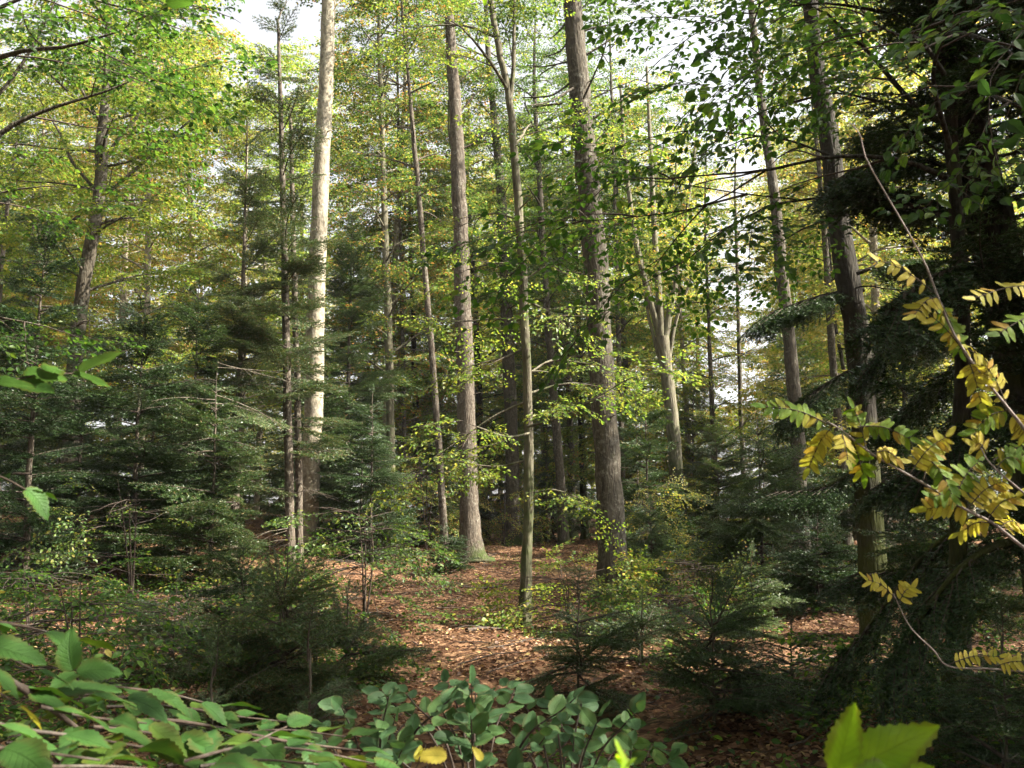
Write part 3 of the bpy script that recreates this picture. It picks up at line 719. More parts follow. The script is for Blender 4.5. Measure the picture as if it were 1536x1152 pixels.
# beech whose dark limbs come in from the left edge
P, r = pix_trunk([(-170, 860, 44), (-165, 600, 40), (-150, 300, 34), (-140, 0, 28)], 9.5, 5)
LL = [[(-155, 380, 14), (-70, 270, 10), (0, 200, 8), (70, 165, 6), (150, 140, 4), (200, 120, 2)], [(-150, 330, 12), (-60, 200, 9), (0, 140, 7), (40, 85, 5), (70, 30, 3), (90, -20, 2)],
      [(-150, 250, 10, -1), (-60, 120, 8, -1.5), (20, 80, 6, -2), (100, 70, 4, -2.4), (170, 50, 2, -2.6)], [(-145, 150, 10), (-40, 40, 7), (60, -10, 5), (180, 10, 3), (260, 40, 2)],
      [(-155, 420, 8), (-80, 330, 6), (0, 290, 4), (60, 280, 2)], [(-140, 60, 9, 1), (0, -40, 6, 1.4), (150, -30, 4, 2), (330, 20, 2, 2)], [(-155, 500, 8), (-60, 470, 5), (20, 480, 3), (70, 490, 2)]]
broadleaf('beech with dark limbs and hanging leaf sprays at the top left edge', P, r, 52, M['bark_fir'], M['leaf_deep'], pixlimbs=LL, Y=9.5, sprays=SPRAY_NEAR, sub=.55, thin=.8, limbs=[(8.2, .9, .4, 3), (7.5, 1.6, .3, 3.2)])
# beech on the right whose leafy branches hang across the top right
P, r = pix_trunk([(1432, 1000, 26), (1440, 700, 24), (1442, 450, 22), (1425, 200, 20), (1400, 0, 17)], 6.4, 4)
RB = [[(1424, 190, 12), (1375, 160, 8), (1330, 110, 7), (1300, 75, 6), (1275, 55, 5), (1240, 20, 4), (1200, 5, 2)], [(1375, 160, 5), (1310, 150, 4), (1250, 140, 3), (1160, 160, 2)],
      [(1430, 270, 10, -.3), (1350, 240, 7, -.5), (1250, 235, 5, -.6), (1150, 255, 4, -.6), (1030, 265, 2, -.6)], [(1432, 330, 9, .3), (1330, 300, 6, .5), (1200, 300, 4, .6), (1110, 330, 3, .6), (1030, 390, 1.5, .6)],
      [(1405, 50, 9), (1330, 20, 6), (1230, 5, 4), (1130, 20, 2)], [(1425, 220, 8, -.8), (1400, 120, 6, -1.2), (1420, 50, 4, -1.4), (1470, 20, 2, -1.4)], [(1420, 150, 7, .5), (1490, 100, 5, .3), (1560, 80, 3, 0)],
      [(1405, 60, 8, 1), (1290, -30, 5, 1.6), (1180, -10, 4, 2.2), (1060, 40, 2.5, 2.6), (990, 90, 1.5, 2.8)], [(1250, 235, 4, -.6), (1180, 210, 3, -.5), (1100, 200, 1.5, -.5)],
      [(1405, 60, 9, -.5), (1440, 50, 6, -1.2), (1500, 70, 4, -1.6), (1560, 110, 2, -1.8)], [(1415, 110, 8, -.6), (1380, 60, 5, -1.3), (1340, 50, 3, -1.6), (1290, 20, 2, -1.8)], [(1420, 160, 8, -.7), (1460, 130, 5, -1.3), (1500, 150, 3, -1.6), (1550, 160, 2, -1.8)],
      [(1200, 300, 3, .6), (1110, 290, 2.5, .8), (960, 270, 2, 1), (830, 280, 1.2, 1.2)], [(1150, 255, 3, -.6), (1050, 310, 2, -.4), (900, 330, 1.5, -.2), (830, 330, 1, -.2)]]
broadleaf('beech spreading broad green leaf sprays across the top right before dark firs', P, r, 53, M['bark_dark'], M['leaf_deep'], pixlimbs=RB, Y=6.4, sprays=SPRAY_NEAR, sub=.4, thin=.8)

# ------------------------------------------------------------------ conifers
# two thin dark firs left of the pale trunk
for px, pts, sd, lab, th in ((435, [(435, 790, 14), (431, 600, 13), (427, 400, 11), (423, 250, 9), (418, 60, 5)], 61, 'left of the pair of tall thin firs, dark top and silvery sunlit boughs', 1),
                         (447, [(449, 790, 11), (446, 600, 10), (441, 400, 9), (436, 200, 6)], 62, 'right one of the paired thin firs, squeezed against the pale trunk', 0)):
    Yd = 21.5 + 1.2 * (px > 440)
    P, r = pix_trunk(pts, Yd, 1.0)
    base = [P[0][0], Yd, float(gz(P[0][0], Yd))]
    conifer(lab, base, P[-1][2] - base[2], 2.2 if th else 1.2, sd, M['bark_brown'], M['needle'], path=P, rad=r, h0=2.6, lod='mid', hang=.12, whorl=.5, per=4 if th else 3, prof=.5, dead=14, jit=.5)
# dark mossy trunk on the right: spruce with plume-like boughs
P, r = pix_trunk([(1308, 850, 43), (1300, 700, 40), (1285, 500, 38), (1268, 400, 36), (1245, 220, 30), (1225, 100, 26), (1215, 0, 24)], 12.5, 5)
base = [P[0][0], 12.5, float(gz(P[0][0], 12.5))]
SB = [[(1296, 435, 8), (1250, 440, 6), (1205, 452, 4), (1160, 468, 2)], [(1296, 545, 8), (1250, 570, 6), (1215, 592, 4), (1195, 610, 2)], [(1302, 690, 8), (1260, 720, 6), (1215, 735, 4), (1165, 738, 2)],
      [(1285, 410, 7, -.4), (1330, 395, 5, -.5), (1370, 390, 3, -.6)], [(1300, 540, 7, .3), (1340, 510, 5, .5), (1400, 500, 3, .6)]]
def spruce_boughs(t, base, boughs, Y, lod, needle, seed):
    """hanging plume-like boughs: one branch part and one foliage part each"""
    rng = R(seed); fs = fronds(lod, .55)
    for pl in boughs:
        q = catmull([at(a[0], a[1], Y + (a[3] if len(a) > 3 else 0)) for a in pl], 14)
        w = np.interp(np.linspace(0, 1, 14), np.linspace(0, 1, len(pl)), [a[2] * Y / FPX / 2 for a in pl])
        me = Geo(); me.add(*tube(q, w, 6, rng, .05)); b = link('branch', me.build('branch', [M['bark_dark']], base, True), t)
        T = nrm(np.gradient(q, axis=0)); items = {}
        for k in range(2, 14):
            for s in (1, -1, 0):
                lat = nrm(np.cross([0, 0, 1.], T[k])) * s
                d = nrm(T[k] * .8 + lat * .6 + [0, 0, -.35 if s == 0 else -.25])
                l = rng.uniform(.28, .55) * (1 if k > 4 else .6) * (1.25 if Y > 10 else 1); i = 0 if l < .5 else 1
                items.setdefault((i, int(rng.integers(0, 3))), []).append((q[k], d, l / fs[i][0]))
        out = Geo()
        for (i, j), lst in items.items():
            nv, nf, wv, wf = fs[i][1][j]
            P_ = np.array([a[0] for a in lst]); X, Y_, Z = frames(np.array([a[1] for a in lst]), rng, .2); S_ = np.array([a[2] for a in lst])
            out.add(*scatter(nv, nf, P_, X, Y_, Z, S_), 0); out.add(*scatter(wv, wf, P_, X, Y_, Z, S_), 1)
        link('needles', out.build('needles', [needle, M['twig']], base), b)
t = conifer('dark mossy spruce trunk with black plume boughs at the right', base, P[-1][2] - base[2], 1.9, 63, M['bark_dark'], M['needle_dark'], path=P, rad=r, h0=8.6, lod='mid', hang=.5, whorl=.5, per=4, prof=.4, dead=6, name='spruce_tree')
spruce_boughs(t, base, SB, 12.5, 'mid', M['needle_dark'], 5)
# big near fir filling the right edge
P, r = pix_trunk([(1600, 1000, 92), (1570, 800, 86), (1535, 560, 80), (1500, 400, 74), (1468, 270, 68), (1435, 100, 58), (1425, 0, 50)], 7.2, 5)
base = [P[0][0], 7.2, float(gz(P[0][0], 7.2))]
RBg = [[(1500, 380, 16), (1440, 330, 11), (1370, 300, 7), (1290, 285, 3)], [(1495, 300, 14, -.3), (1420, 250, 9, -.4), (1350, 240, 6, -.5), (1280, 255, 3, -.6)], [(1480, 250, 14, .3), (1420, 210, 9, .7), (1370, 190, 6, 1), (1310, 200, 3, 1.2)],
       [(1470, 180, 12, -.5), (1500, 120, 8, -1), (1530, 60, 4, -1.4)], [(1510, 430, 14, .4), (1440, 440, 9, .8), (1370, 480, 6, 1.1), (1310, 540, 3, 1.3)], [(1520, 520, 12, .5), (1450, 540, 8, 1), (1390, 590, 5, 1.5), (1330, 640, 3, 1.9)],
       [(1560, 760, 14, -.2), (1480, 770, 10, -.3), (1390, 830, 7, -.2), (1310, 930, 4, -.1), (1250, 1000, 2, 0)], [(1565, 800, 14, -.6), (1470, 830, 9, -1), (1400, 900, 6, -1.1), (1350, 990, 3, -1.1)], [(1570, 850, 12, .3), (1480, 850, 8, .7), (1390, 850, 5, .9), (1290, 860, 3, 1.2)],
       [(1560, 700, 12, .4), (1480, 680, 8, .8), (1400, 690, 5, 1.2), (1330, 720, 2.5, 1.4)], [(1450, 150, 10, -.5), (1420, 60, 6, -.8), (1400, 0, 3, -.9)], [(1540, 600, 12, -.5), (1480, 600, 8, -.7), (1430, 640, 5, -.8), (1390, 700, 3, -.9)],
       [(1500, 420, 12, -.6), (1450, 400, 8, -1), (1390, 420, 5, -1.2), (1340, 460, 3, -1.3)]]
t = conifer('huge dark fir leaning in at the right edge with black drooping boughs', base, P[-1][2] - base[2], 2.1, 64, M['bark_dark'], M['needle_dark'], path=P, rad=r, h0=1.2, lod='mid', hang=.35, whorl=.4, per=5, prof=.3, dead=8, azc=(pi - .3, 1.5))
spruce_boughs(t, base, RBg, 7.2, 'mid', M['needle_dark'], 6)

def fir(label, px, top, Y, wpx, seed, needle='needle', lod='mid', hang=.25, **k):
    b = foot(px, Y); H = height_to(px, top, Y)
    k.setdefault('whorl', max(.11, min(.30, H / 16))); k.setdefault('h0', .10 * min(H, 3)); k.setdefault('per', 6)
    return conifer(label, b, H, wpx * Y / FPX / 2, seed, M['bark_brown'], M[needle], lod=lod, hang=hang, r0=max(.012, .011 * H), **k)
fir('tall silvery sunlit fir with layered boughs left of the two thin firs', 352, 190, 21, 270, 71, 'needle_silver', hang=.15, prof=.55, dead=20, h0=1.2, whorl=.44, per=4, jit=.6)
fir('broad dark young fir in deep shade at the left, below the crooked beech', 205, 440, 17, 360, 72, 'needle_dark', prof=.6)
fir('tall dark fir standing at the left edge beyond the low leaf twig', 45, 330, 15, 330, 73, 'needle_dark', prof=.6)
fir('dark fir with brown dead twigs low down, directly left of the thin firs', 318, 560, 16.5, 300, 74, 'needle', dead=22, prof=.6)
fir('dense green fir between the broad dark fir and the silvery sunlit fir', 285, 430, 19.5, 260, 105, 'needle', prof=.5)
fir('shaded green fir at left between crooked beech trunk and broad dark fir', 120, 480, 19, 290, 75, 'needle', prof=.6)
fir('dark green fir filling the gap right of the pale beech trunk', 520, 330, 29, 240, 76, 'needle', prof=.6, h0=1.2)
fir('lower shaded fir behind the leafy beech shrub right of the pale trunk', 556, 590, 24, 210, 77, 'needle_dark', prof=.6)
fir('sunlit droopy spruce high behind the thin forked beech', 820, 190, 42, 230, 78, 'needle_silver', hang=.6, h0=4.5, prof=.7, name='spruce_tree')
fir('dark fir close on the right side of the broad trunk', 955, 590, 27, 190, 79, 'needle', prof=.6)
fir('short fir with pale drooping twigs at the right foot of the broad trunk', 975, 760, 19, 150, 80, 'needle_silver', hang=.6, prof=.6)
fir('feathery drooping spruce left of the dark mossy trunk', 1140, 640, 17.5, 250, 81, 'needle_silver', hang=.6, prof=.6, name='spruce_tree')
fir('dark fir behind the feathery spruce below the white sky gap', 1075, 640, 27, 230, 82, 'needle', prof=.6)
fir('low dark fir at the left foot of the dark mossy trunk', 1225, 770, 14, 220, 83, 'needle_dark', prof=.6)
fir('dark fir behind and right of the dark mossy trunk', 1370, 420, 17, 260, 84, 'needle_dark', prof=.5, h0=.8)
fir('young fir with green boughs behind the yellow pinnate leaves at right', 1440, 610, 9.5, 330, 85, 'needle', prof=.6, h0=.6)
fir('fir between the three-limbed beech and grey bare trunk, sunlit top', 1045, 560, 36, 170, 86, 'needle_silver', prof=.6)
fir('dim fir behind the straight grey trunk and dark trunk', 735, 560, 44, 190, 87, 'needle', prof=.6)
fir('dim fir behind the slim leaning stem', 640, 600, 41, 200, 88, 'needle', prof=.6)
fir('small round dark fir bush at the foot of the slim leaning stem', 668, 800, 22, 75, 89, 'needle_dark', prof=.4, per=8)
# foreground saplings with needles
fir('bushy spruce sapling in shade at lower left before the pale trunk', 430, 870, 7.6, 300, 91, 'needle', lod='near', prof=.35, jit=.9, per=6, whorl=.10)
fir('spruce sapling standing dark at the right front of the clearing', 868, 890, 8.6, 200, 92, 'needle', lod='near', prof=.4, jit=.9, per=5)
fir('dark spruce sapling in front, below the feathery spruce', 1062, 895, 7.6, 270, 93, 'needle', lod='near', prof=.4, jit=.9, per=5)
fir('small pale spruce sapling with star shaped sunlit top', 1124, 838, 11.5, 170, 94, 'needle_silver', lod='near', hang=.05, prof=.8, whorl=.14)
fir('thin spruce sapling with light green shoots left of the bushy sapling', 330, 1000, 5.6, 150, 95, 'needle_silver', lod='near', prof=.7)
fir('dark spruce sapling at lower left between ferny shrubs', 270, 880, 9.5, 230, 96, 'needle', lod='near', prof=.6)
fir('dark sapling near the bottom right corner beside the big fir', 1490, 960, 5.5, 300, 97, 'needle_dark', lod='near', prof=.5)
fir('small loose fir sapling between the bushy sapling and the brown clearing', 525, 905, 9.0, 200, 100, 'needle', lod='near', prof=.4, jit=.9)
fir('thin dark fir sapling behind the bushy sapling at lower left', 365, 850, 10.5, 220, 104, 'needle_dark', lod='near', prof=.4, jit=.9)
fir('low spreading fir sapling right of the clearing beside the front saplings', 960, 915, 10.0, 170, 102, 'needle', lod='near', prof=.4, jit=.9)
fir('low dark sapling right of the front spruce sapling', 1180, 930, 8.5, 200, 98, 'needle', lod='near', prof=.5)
fir('reddish stemmed spruce sapling at the front left of the bottom leaf shrub', 470, 975, 4.6, 170, 99, 'needle', lod='near', prof=.7)

# ------------------------------------------------------------------ leafy saplings and shrubs in the middle ground
def shrub(label, px, top, Y, wpx, seed, lm, n=14, sprays=SPRAY_NEAR, th=.8, stems=3, name='beech_shrub', cat='shrub', z0=.15, sub=.35):
    rng = R(seed); b = foot(px, Y); H = height_to(px, top, Y); Wd = wpx * Y / FPX / 2
    t = thing(name, label, cat, b); cr = Crown(sprays, rng)
    for s in range(stems):
        a = rng.uniform(0, 6.28); off = np.array([math.sin(a), math.cos(a), 0]) * .25 * Wd * (s > 0)
        P = catmull([b + [0, 0, -.05], b + off * .5 + [0, 0, H * .5], b + off + [rng.normal(0, .05), 0, H * rng.uniform(.85, 1) - .1]], 10)
        g_ = Geo(); g_.add(*tube(P, np.linspace(.006 + .006 * H, .003, 10), 6, rng, .05))
        for k in range(n // stems + 1):
            z = z0 + (1 - z0) * (k + rng.random()) / (n // stems + 1)
            p = P[min(int(z * 9), 9)]; q = limb_path(p, rng.uniform(0, 6.28), rng.uniform(.1, .5), Wd * rng.uniform(.5, 1.0) * (1 - .5 * z), rng, 5, -.4)
            v, f = tube(q, np.linspace(.006, .002, len(q)), 5); g_.add(v, f)
            cr.foliate(q, sub=sub, start=.15, dens=.8)
        link('stem', g_.build('stem', [M['twig']], b, True), t)
    link('foliage', cr.geo(th, .8, .3).build('foliage', [M[lm], M['twig']], b), t)
    return t
shrub('light green beech shrub catching sun before the right foot of pale trunk', 550, 740, 13, 170, 201, 'leaf_green', 18, th=.7)
shrub('bright beech shrub at the left foot of the broad trunk', 852, 842, 13, 120, 202, 'leaf_yellowgreen', 14)
shrub('yellow green beech sapling glowing in the shade of the left firs', 205, 700, 14, 230, 203, 'leaf_green', 11, th=.5)
shrub('leafy green shrub at the left edge below the dark firs', 60, 830, 10, 200, 204, 'leaf_deep', 14, th=.6)
shrub('yellowing sapling in sunlight right beside the broad trunk', 965, 700, 23, 130, 205, 'leaf_yellow', 14)
shrub('bright beech sapling layered behind the feet of dark trunk and forked beech', 757, 700, 33, 110, 206, 'leaf_yellowgreen', 14)
shrub('green shrub low at the left edge of the brown clearing', 480, 880, 9.5, 130, 207, 'leaf_deep', 12, th=.7)
shrub('dull green low shrub in the left middle before the dark firs', 290, 860, 11.5, 200, 208, 'leaf_deep', 14, th=.6)
shrub('yellow leaved bush behind the straight grey trunk', 690, 690, 34, 130, 209, 'leaf_yellow', 16)
shrub('low green shrub between broad trunk and small pale spruce sapling', 1012, 880, 13, 120, 210, 'leaf_deep', 12)
shrub('sunny leafy shrub standing at the right end of the clearing, past broad trunk', 1040, 830, 16, 150, 211, 'leaf_yellowgreen', 12)
shrub('green shrub low under the drooping boughs of the huge fir', 1400, 940, 8, 220, 212, 'leaf_deep', 12)
shrub('yellowish sapling far behind the small round fir bush', 640, 660, 30, 150, 214, 'leaf_yellowgreen', 16)
shrub('thin leafy shrub with pale twigs at lower left above the front leaves', 130, 850, 7.5, 230, 215, 'leaf_deep', 12, th=.6)

# sunlit beech saplings between the feet of the trees at the back
for k, (px, top, Y, w, lab_, lm) in enumerate(((625, 660, 33, 130, 'bright beech sapling left of the slim leaning stem foot', 'leaf_yellowgreen'), (735, 640, 36, 110, 'bright beech sapling between straight grey trunk and dark trunk', 'leaf_yellowgreen'),
        (830, 620, 37, 130, 'bright beech sapling seen between thin forked beech and broad trunk', 'leaf_yellowgreen'), (660, 560, 40, 150, 'taller yellow-green sapling behind slim leaning stem and straight grey trunk', 'leaf_yellowgreen'), (545, 640, 34, 130, 'sapling with lit leaves right of the pale trunk in front of firs', 'leaf_green'),
        (985, 600, 34, 130, 'lit sapling left of the three-limbed beech trunk', 'leaf_yellow'), (1085, 690, 32, 130, 'pale green sapling under the white gap right of three-limbed beech', 'leaf_yellowgreen'),
        (855, 560, 45, 160, 'tall yellow sapling deep behind the gap left of the broad trunk', 'leaf_yellow'), (1140, 600, 42, 150, 'feathery yellow-green sapling left of the grey bare trunk', 'leaf_yellowgreen'))):
    shrub(lab_, px, top, Y, w, 230 + k, lm, 22, sprays=SPRAY, th=.8, stems=2, name='beech_sapling', cat='sapling', sub=.45)

# ------------------------------------------------------------------ leaves close to the camera
def put_leaf(geo, rng, p, d, up, s, tmpl, slot=0):
    tv, tf, uv = tmpl[int(rng.integers(0, len(tmpl)))]
    X = nrm(d); Y_ = nrm(np.cross(up, X)); Z = np.cross(X, Y_)
    geo.add(p + s * (tv[:, :1] * X + tv[:, 1:2] * Y_ + tv[:, 2:] * Z), tf, slot, uv)
def leafy(label, stems, leaf, gap, lm, seed, name='hazel_shrub', cat='shrub', up=(0, -.25, 1), tilt=.3, single=(), twigm='twig', tmpl=BIG, start=.1, downstem=True):
    """stems: polylines of (px, py, depth, width m); single: (base px, py, tip px, py, depth, depth of tip, up)"""
    rng = R(seed); t = None
    for k, pl in enumerate(stems):
        q = catmull([at(a[0], a[1], a[2]) for a in pl], 24)
        if t is None:
            b = q[0].copy(); b[2] = float(gz(b[0], b[1])); t = thing(name, label, cat, b)
        g_ = Geo(); g_.add(*tube(q, np.interp(np.linspace(0, 1, 24), np.linspace(0, 1, len(pl)), [a[3] for a in pl]), 6, rng, .04))
        if downstem and k == 0:
            g_.add(*tube(catmull([b - [0, 0, .05], b * .5 + q[0] * .5 + [.03, .02, 0], q[0]], 8), pl[0][3] * 1.2, 6))
        s_ = link('stem', g_.build('stem', [M[twigm]], b, True), t)
        f_ = Geo(); L = np.linalg.norm(np.diff(q, axis=0), axis=1).sum(); m = max(2, int(L * (1 - start) / gap)); side = 1
        for j in range(m + 1):
            u = (start + (1 - start) * j / m) * 23; i = min(int(u), 22); p = q[i] + (q[i + 1] - q[i]) * (u - i); d = nrm(q[i + 1] - q[i])
            side = -side; lat = nrm(np.cross(np.array(up), d)) * side * (0 if j == m else 1)
            dd = nrm(d * rng.uniform(.3, .8) + lat * .9 + rng.normal(0, .15, 3))
            put_leaf(f_, rng, p + dd * .008, dd, nrm(np.array(up) + tilt * rng.normal(size=3)), leaf * rng.uniform(.6, 1.15), tmpl)
        if f_.v: link('foliage', f_.build('foliage', [M[lm]], b, True), s_)
    for bx, by, tx, ty, d0, d1, u_ in single:
        a, e = at(bx, by, d0), at(tx, ty, d1)
        f_ = Geo(); put_leaf(f_, rng, a, e - a, u_, np.linalg.norm(e - a), tmpl); link('leaf', f_.build('leaf', [M[lm]], b, True), t)
    return t
# hazel reaching in from the lower left corner
leafy('hazel branches with broad toothed green leaves filling the lower left corner',
      [[(-60, 990, 1.35, .006), (0, 1012, 1.4, .005), (50, 1045, 1.45, .005), (100, 1080, 1.5, .004), (135, 1110, 1.5, .003)],
       [(20, 1025, 1.42, .004), (75, 1042, 1.5, .003), (140, 1042, 1.6, .003), (215, 1050, 1.75, .0015)],
       [(130, 1100, 1.7, .004), (230, 1080, 1.75, .004), (330, 1092, 1.8, .003), (430, 1112, 1.85, .003), (540, 1126, 1.9, .002)],
       [(250, 1150, 1.5, .003), (320, 1130, 1.55, .003), (375, 1115, 1.6, .002), (430, 1090, 1.7, .0015)],
       [(-40, 930, 1.5, .004), (10, 935, 1.55, .003), (60, 945, 1.6, .002), (110, 960, 1.65, .0015)],
       [(90, 1020, 1.7, .003), (170, 1030, 1.8, .003), (250, 1040, 1.9, .002), (330, 1060, 2.0, .0015)],
       [(-30, 1080, 1.2, .003), (40, 1095, 1.25, .003), (120, 1105, 1.3, .002), (210, 1120, 1.35, .0015)],
       [(-30, 1140, 1.15, .003), (60, 1150, 1.2, .003), (160, 1150, 1.25, .002), (300, 1160, 1.3, .0015)],
       [(200, 1120, 1.6, .003), (300, 1125, 1.65, .003), (400, 1140, 1.7, .002), (520, 1150, 1.75, .0015)],
       [(160, 1060, 2.0, .003), (260, 1060, 2.05, .003), (360, 1075, 2.1, .002), (450, 1085, 2.15, .0015)],
       [(140, 1090, 1.5, .003), (230, 1100, 1.55, .002), (310, 1115, 1.6, .0012)], [(60, 1060, 1.3, .003), (130, 1075, 1.35, .002), (220, 1085, 1.4, .0012)],
       [(-40, 960, 1.25, .003), (10, 985, 1.3, .002), (50, 1005, 1.32, .0012)], [(300, 1150, 1.4, .003), (380, 1140, 1.45, .002), (470, 1145, 1.5, .0012)],
       [(350, 1100, 1.9, .002), (430, 1095, 1.95, .002), (520, 1105, 2.0, .0012)], [(100, 1050, 1.8, .002), (180, 1045, 1.85, .002), (270, 1065, 1.9, .0012)],
       [(-20, 1120, 1.05, .003), (70, 1130, 1.1, .002), (150, 1140, 1.15, .0012)], [(380, 1120, 1.6, .002), (460, 1125, 1.6, .002), (560, 1145, 1.65, .0012)]],
      .08, .042, 'hazel', 301, up=(0, -.16, 1), tilt=.24, single=[(108, 1003, 88, 945, 1.5, 1.5, (.2, -1, .3)), (118, 1009, 183, 992, 1.5, 1.52, (-.1, -.8, .6)), (112, 1010, 78, 1032, 1.5, 1.45, (.1, -.6, .8)),
                                       (20, 1145, 25, 1100, 1.3, 1.32, (.1, -.9, .3)), (95, 1145, 160, 1132, 1.3, 1.3, (0, -.7, .7))])
leafy('yellowing leaf spray among the hazel at the far lower left', [[(-30, 1010, 1.3, .002), (0, 1040, 1.32, .002), (25, 1055, 1.34, .001)]], .05, .03, 'leaf_gold', 302, name='hazel_twig', cat='twig')
# low leafy shrub along the bottom middle
rs = R(310)
def bottom_shrub(label, px, py, Y, stems, spread, seed, leaf=.065, lm='hazel'):
    rng = R(seed); st = []
    for k in range(stems):
        a = rng.uniform(-1, 1); dy = rng.uniform(-.3, .5)
        x1 = px + a * spread; y1 = py + rng.uniform(0, 1) ** 1.2 * 100
        st.append([(px + a * 10, 1260, Y, .004), (px + a * spread * .5, y1 + 70, Y + dy * .5, .003), (x1 - 6 * a, y1 + 18, Y + dy * .8, .002), (x1 + a * 14, y1, Y + dy, .0012)])
    leafy(label, st, leaf, .042, lm, seed, up=(0, -.65, 1), tilt=.38, start=.3, tmpl=ROUND)
bottom_shrub('green leafy shrub at the bottom edge left of centre', 560, 1035, 2.5, 11, 105, 311, .05, 'hazel_pale')
bottom_shrub('green leafy shrub with broad bluish leaves at bottom centre', 715, 1020, 2.6, 15, 135, 312, .054, 'hazel_pale')
bottom_shrub('green leafy shrub at bottom right of centre with one tall tip', 850, 1030, 2.7, 11, 100, 313, .052, 'hazel_pale')
bottom_shrub('sparse leafy shrub below the dark front spruce sapling', 940, 1060, 3.2, 6, 70, 314)
leafy('pale yellow withered leaf twig at the bottom left of centre', [[(600, 1190, 1.9, .002), (625, 1150, 1.9, .0015), (630, 1135, 1.9, .001)]], .04, .2, 'leaf_gold', 315, name='leaf_twig', cat='twig',
      single=[(668, 1135, 622, 1128, 1.9, 1.9, (0, -.8, .6)), (722, 1140, 712, 1118, 1.95, 1.95, (.5, -.8, 0))])
# big bright leaves at the bottom right
t = leafy('two big bright lime leaves on a twig at the bottom right', [[(1230, 1230, .95, .0022), (1255, 1190, .95, .002), (1268, 1150, .95, .0015)]], .01, 9, 'lime_leaf', 320, name='beech_twig', cat='twig', start=1, tmpl=LIME,
      single=[(1256, 1158, 1283, 1054, .93, .93, (-.3, -1, .1)), (1284, 1148, 1410, 1088, .95, .96, (-.1, -.8, .6)), (1290, 1176, 1402, 1150, .93, .95, (0, -.6, .8))])
leafy('blurry green leaf tip poking up at the bottom edge right of centre', [[(935, 1200, .8, .0015), (932, 1160, .8, .001)]], .01, 9, 'lime_leaf', 321, name='leaf_twig', cat='twig', start=1, single=[(938, 1165, 928, 1112, .8, .8, (.9, -.4, 0))])
# twigs poking in at the left edge
leafy('flat green leaf twig poking in from the left edge at mid height', [[(-60, 590, 1.5, .0025), (0, 575, 1.52, .002), (60, 562, 1.55, .0015), (115, 560, 1.58, .001)]], .075, .04, 'hazel_pale', 330, name='hazel_twig', cat='twig', up=(0, .3, 1), tilt=.12, downstem=False,
      single=[(112, 562, 168, 578, 1.58, 1.6, (0, .3, 1)), (40, 565, 112, 570, 1.55, 1.55, (.1, .35, 1)), (0, 575, 56, 572, 1.5, 1.5, (-.1, .4, 1))])
leafy('dark green leaf twig hanging in low at the left edge', [[(-60, 700, 1.5, .002), (0, 715, 1.52, .002), (40, 735, 1.55, .001)]], .07, .05, 'hazel', 331, name='hazel_twig', cat='twig', tilt=.2, downstem=False, single=[(40, 735, 86, 768, 1.55, 1.56, (.2, -.5, .8))])
leafy('blurry leaf twig hanging in at the top edge, left', [[(150, -80, 2.0, .002), (200, -30, 2.0, .002), (245, 5, 2.0, .001)]], .07, .04, 'leaf_deep', 332, name='hanging_twig', cat='twig', tmpl=BIG, downstem=False)
leafy('single blurry leaf sprig dipping in at the top edge, centre', [[(710, -70, 1.6, .002), (722, -20, 1.6, .001)]], .05, .03, 'lime_leaf', 333, name='hanging_twig', cat='twig', downstem=False)

# ------------------------------------------------------------------ rowan with pinnate autumn leaves, right
def pinnate(t, b, rng, p0, p1, col, pairs=6, leafl=.05, hangv=None):
    """one pinnate leaf as a part: rachis and toothed leaflets"""
    q = catmull([p0, (p0 + p1) / 2 + [0, 0, .012], p1], 12); L = np.linalg.norm(p1 - p0); d = nrm(p1 - p0)
    pairs = pairs + 2; n = nrm(np.array([rng.normal(0, .3), -1, rng.uniform(.1, .9)])); n = nrm(n - d * (n @ d)); lat = np.cross(n, d)
    g_ = Geo()
    for k in range(pairs):
        u = .22 + .72 * k / (pairs - 1); p = q[int(u * 11)]
        for s in (1, -1):
            dd = nrm(d * .45 + lat * s + n * rng.normal(-.1, .12) + [0, 0, -.3]); up = nrm(n + .16 * rng.normal(size=3))
            put_leaf(g_, rng, p, dd, up, leafl * (1 - .25 * abs(k / pairs - .45)) * rng.uniform(.8, 1.1), OVAL)
    put_leaf(g_, rng, q[-1], d, n, leafl * .95, OVAL)
    lf = link('leaf', g_.build('leaf', [M[col]], b, True), t)
    s_ = Geo(); s_.add(*tube(q, np.linspace(.0016, .0008, 12), 4)); link('rachis', s_.build('rachis', [M['twig']], b, True), lf)
def rowan(label, stems, leaves, Y, seed, name='rowan_sapling', sc=1.0):
    rng = R(seed); t = None
    for pl in stems:
        q = catmull([at(a[0], a[1], Y + a[3]) for a in pl], 30)
        if t is None:
            b = q[0].copy(); b[2] = float(gz(b[0], b[1])); t = thing(name, label, 'sapling', b)
            q = np.vstack([b - [0, 0, .05], q[0] * .5 + b * .5, q])
        w = .62 * np.interp(np.linspace(0, 1, len(q)), np.linspace(0, 1, len(pl)), [a[2] * Y / FPX / 2 for a in pl])
        g_ = Geo(); g_.add(*tube(q, w, 6, rng, .04)); link('stem', g_.build('stem', [M['twig_pale']], b, True), t)
    for bx, by, tx, ty, c, pr, dz in leaves:
        pinnate(t, b, rng, at(bx, by, Y), at(tx, ty, Y + dz), {'y': 'leaf_gold', 'g': 'leaf_goldgreen'}[c], pr, sc * rng.uniform(.029, .038) * Y / 2.0)
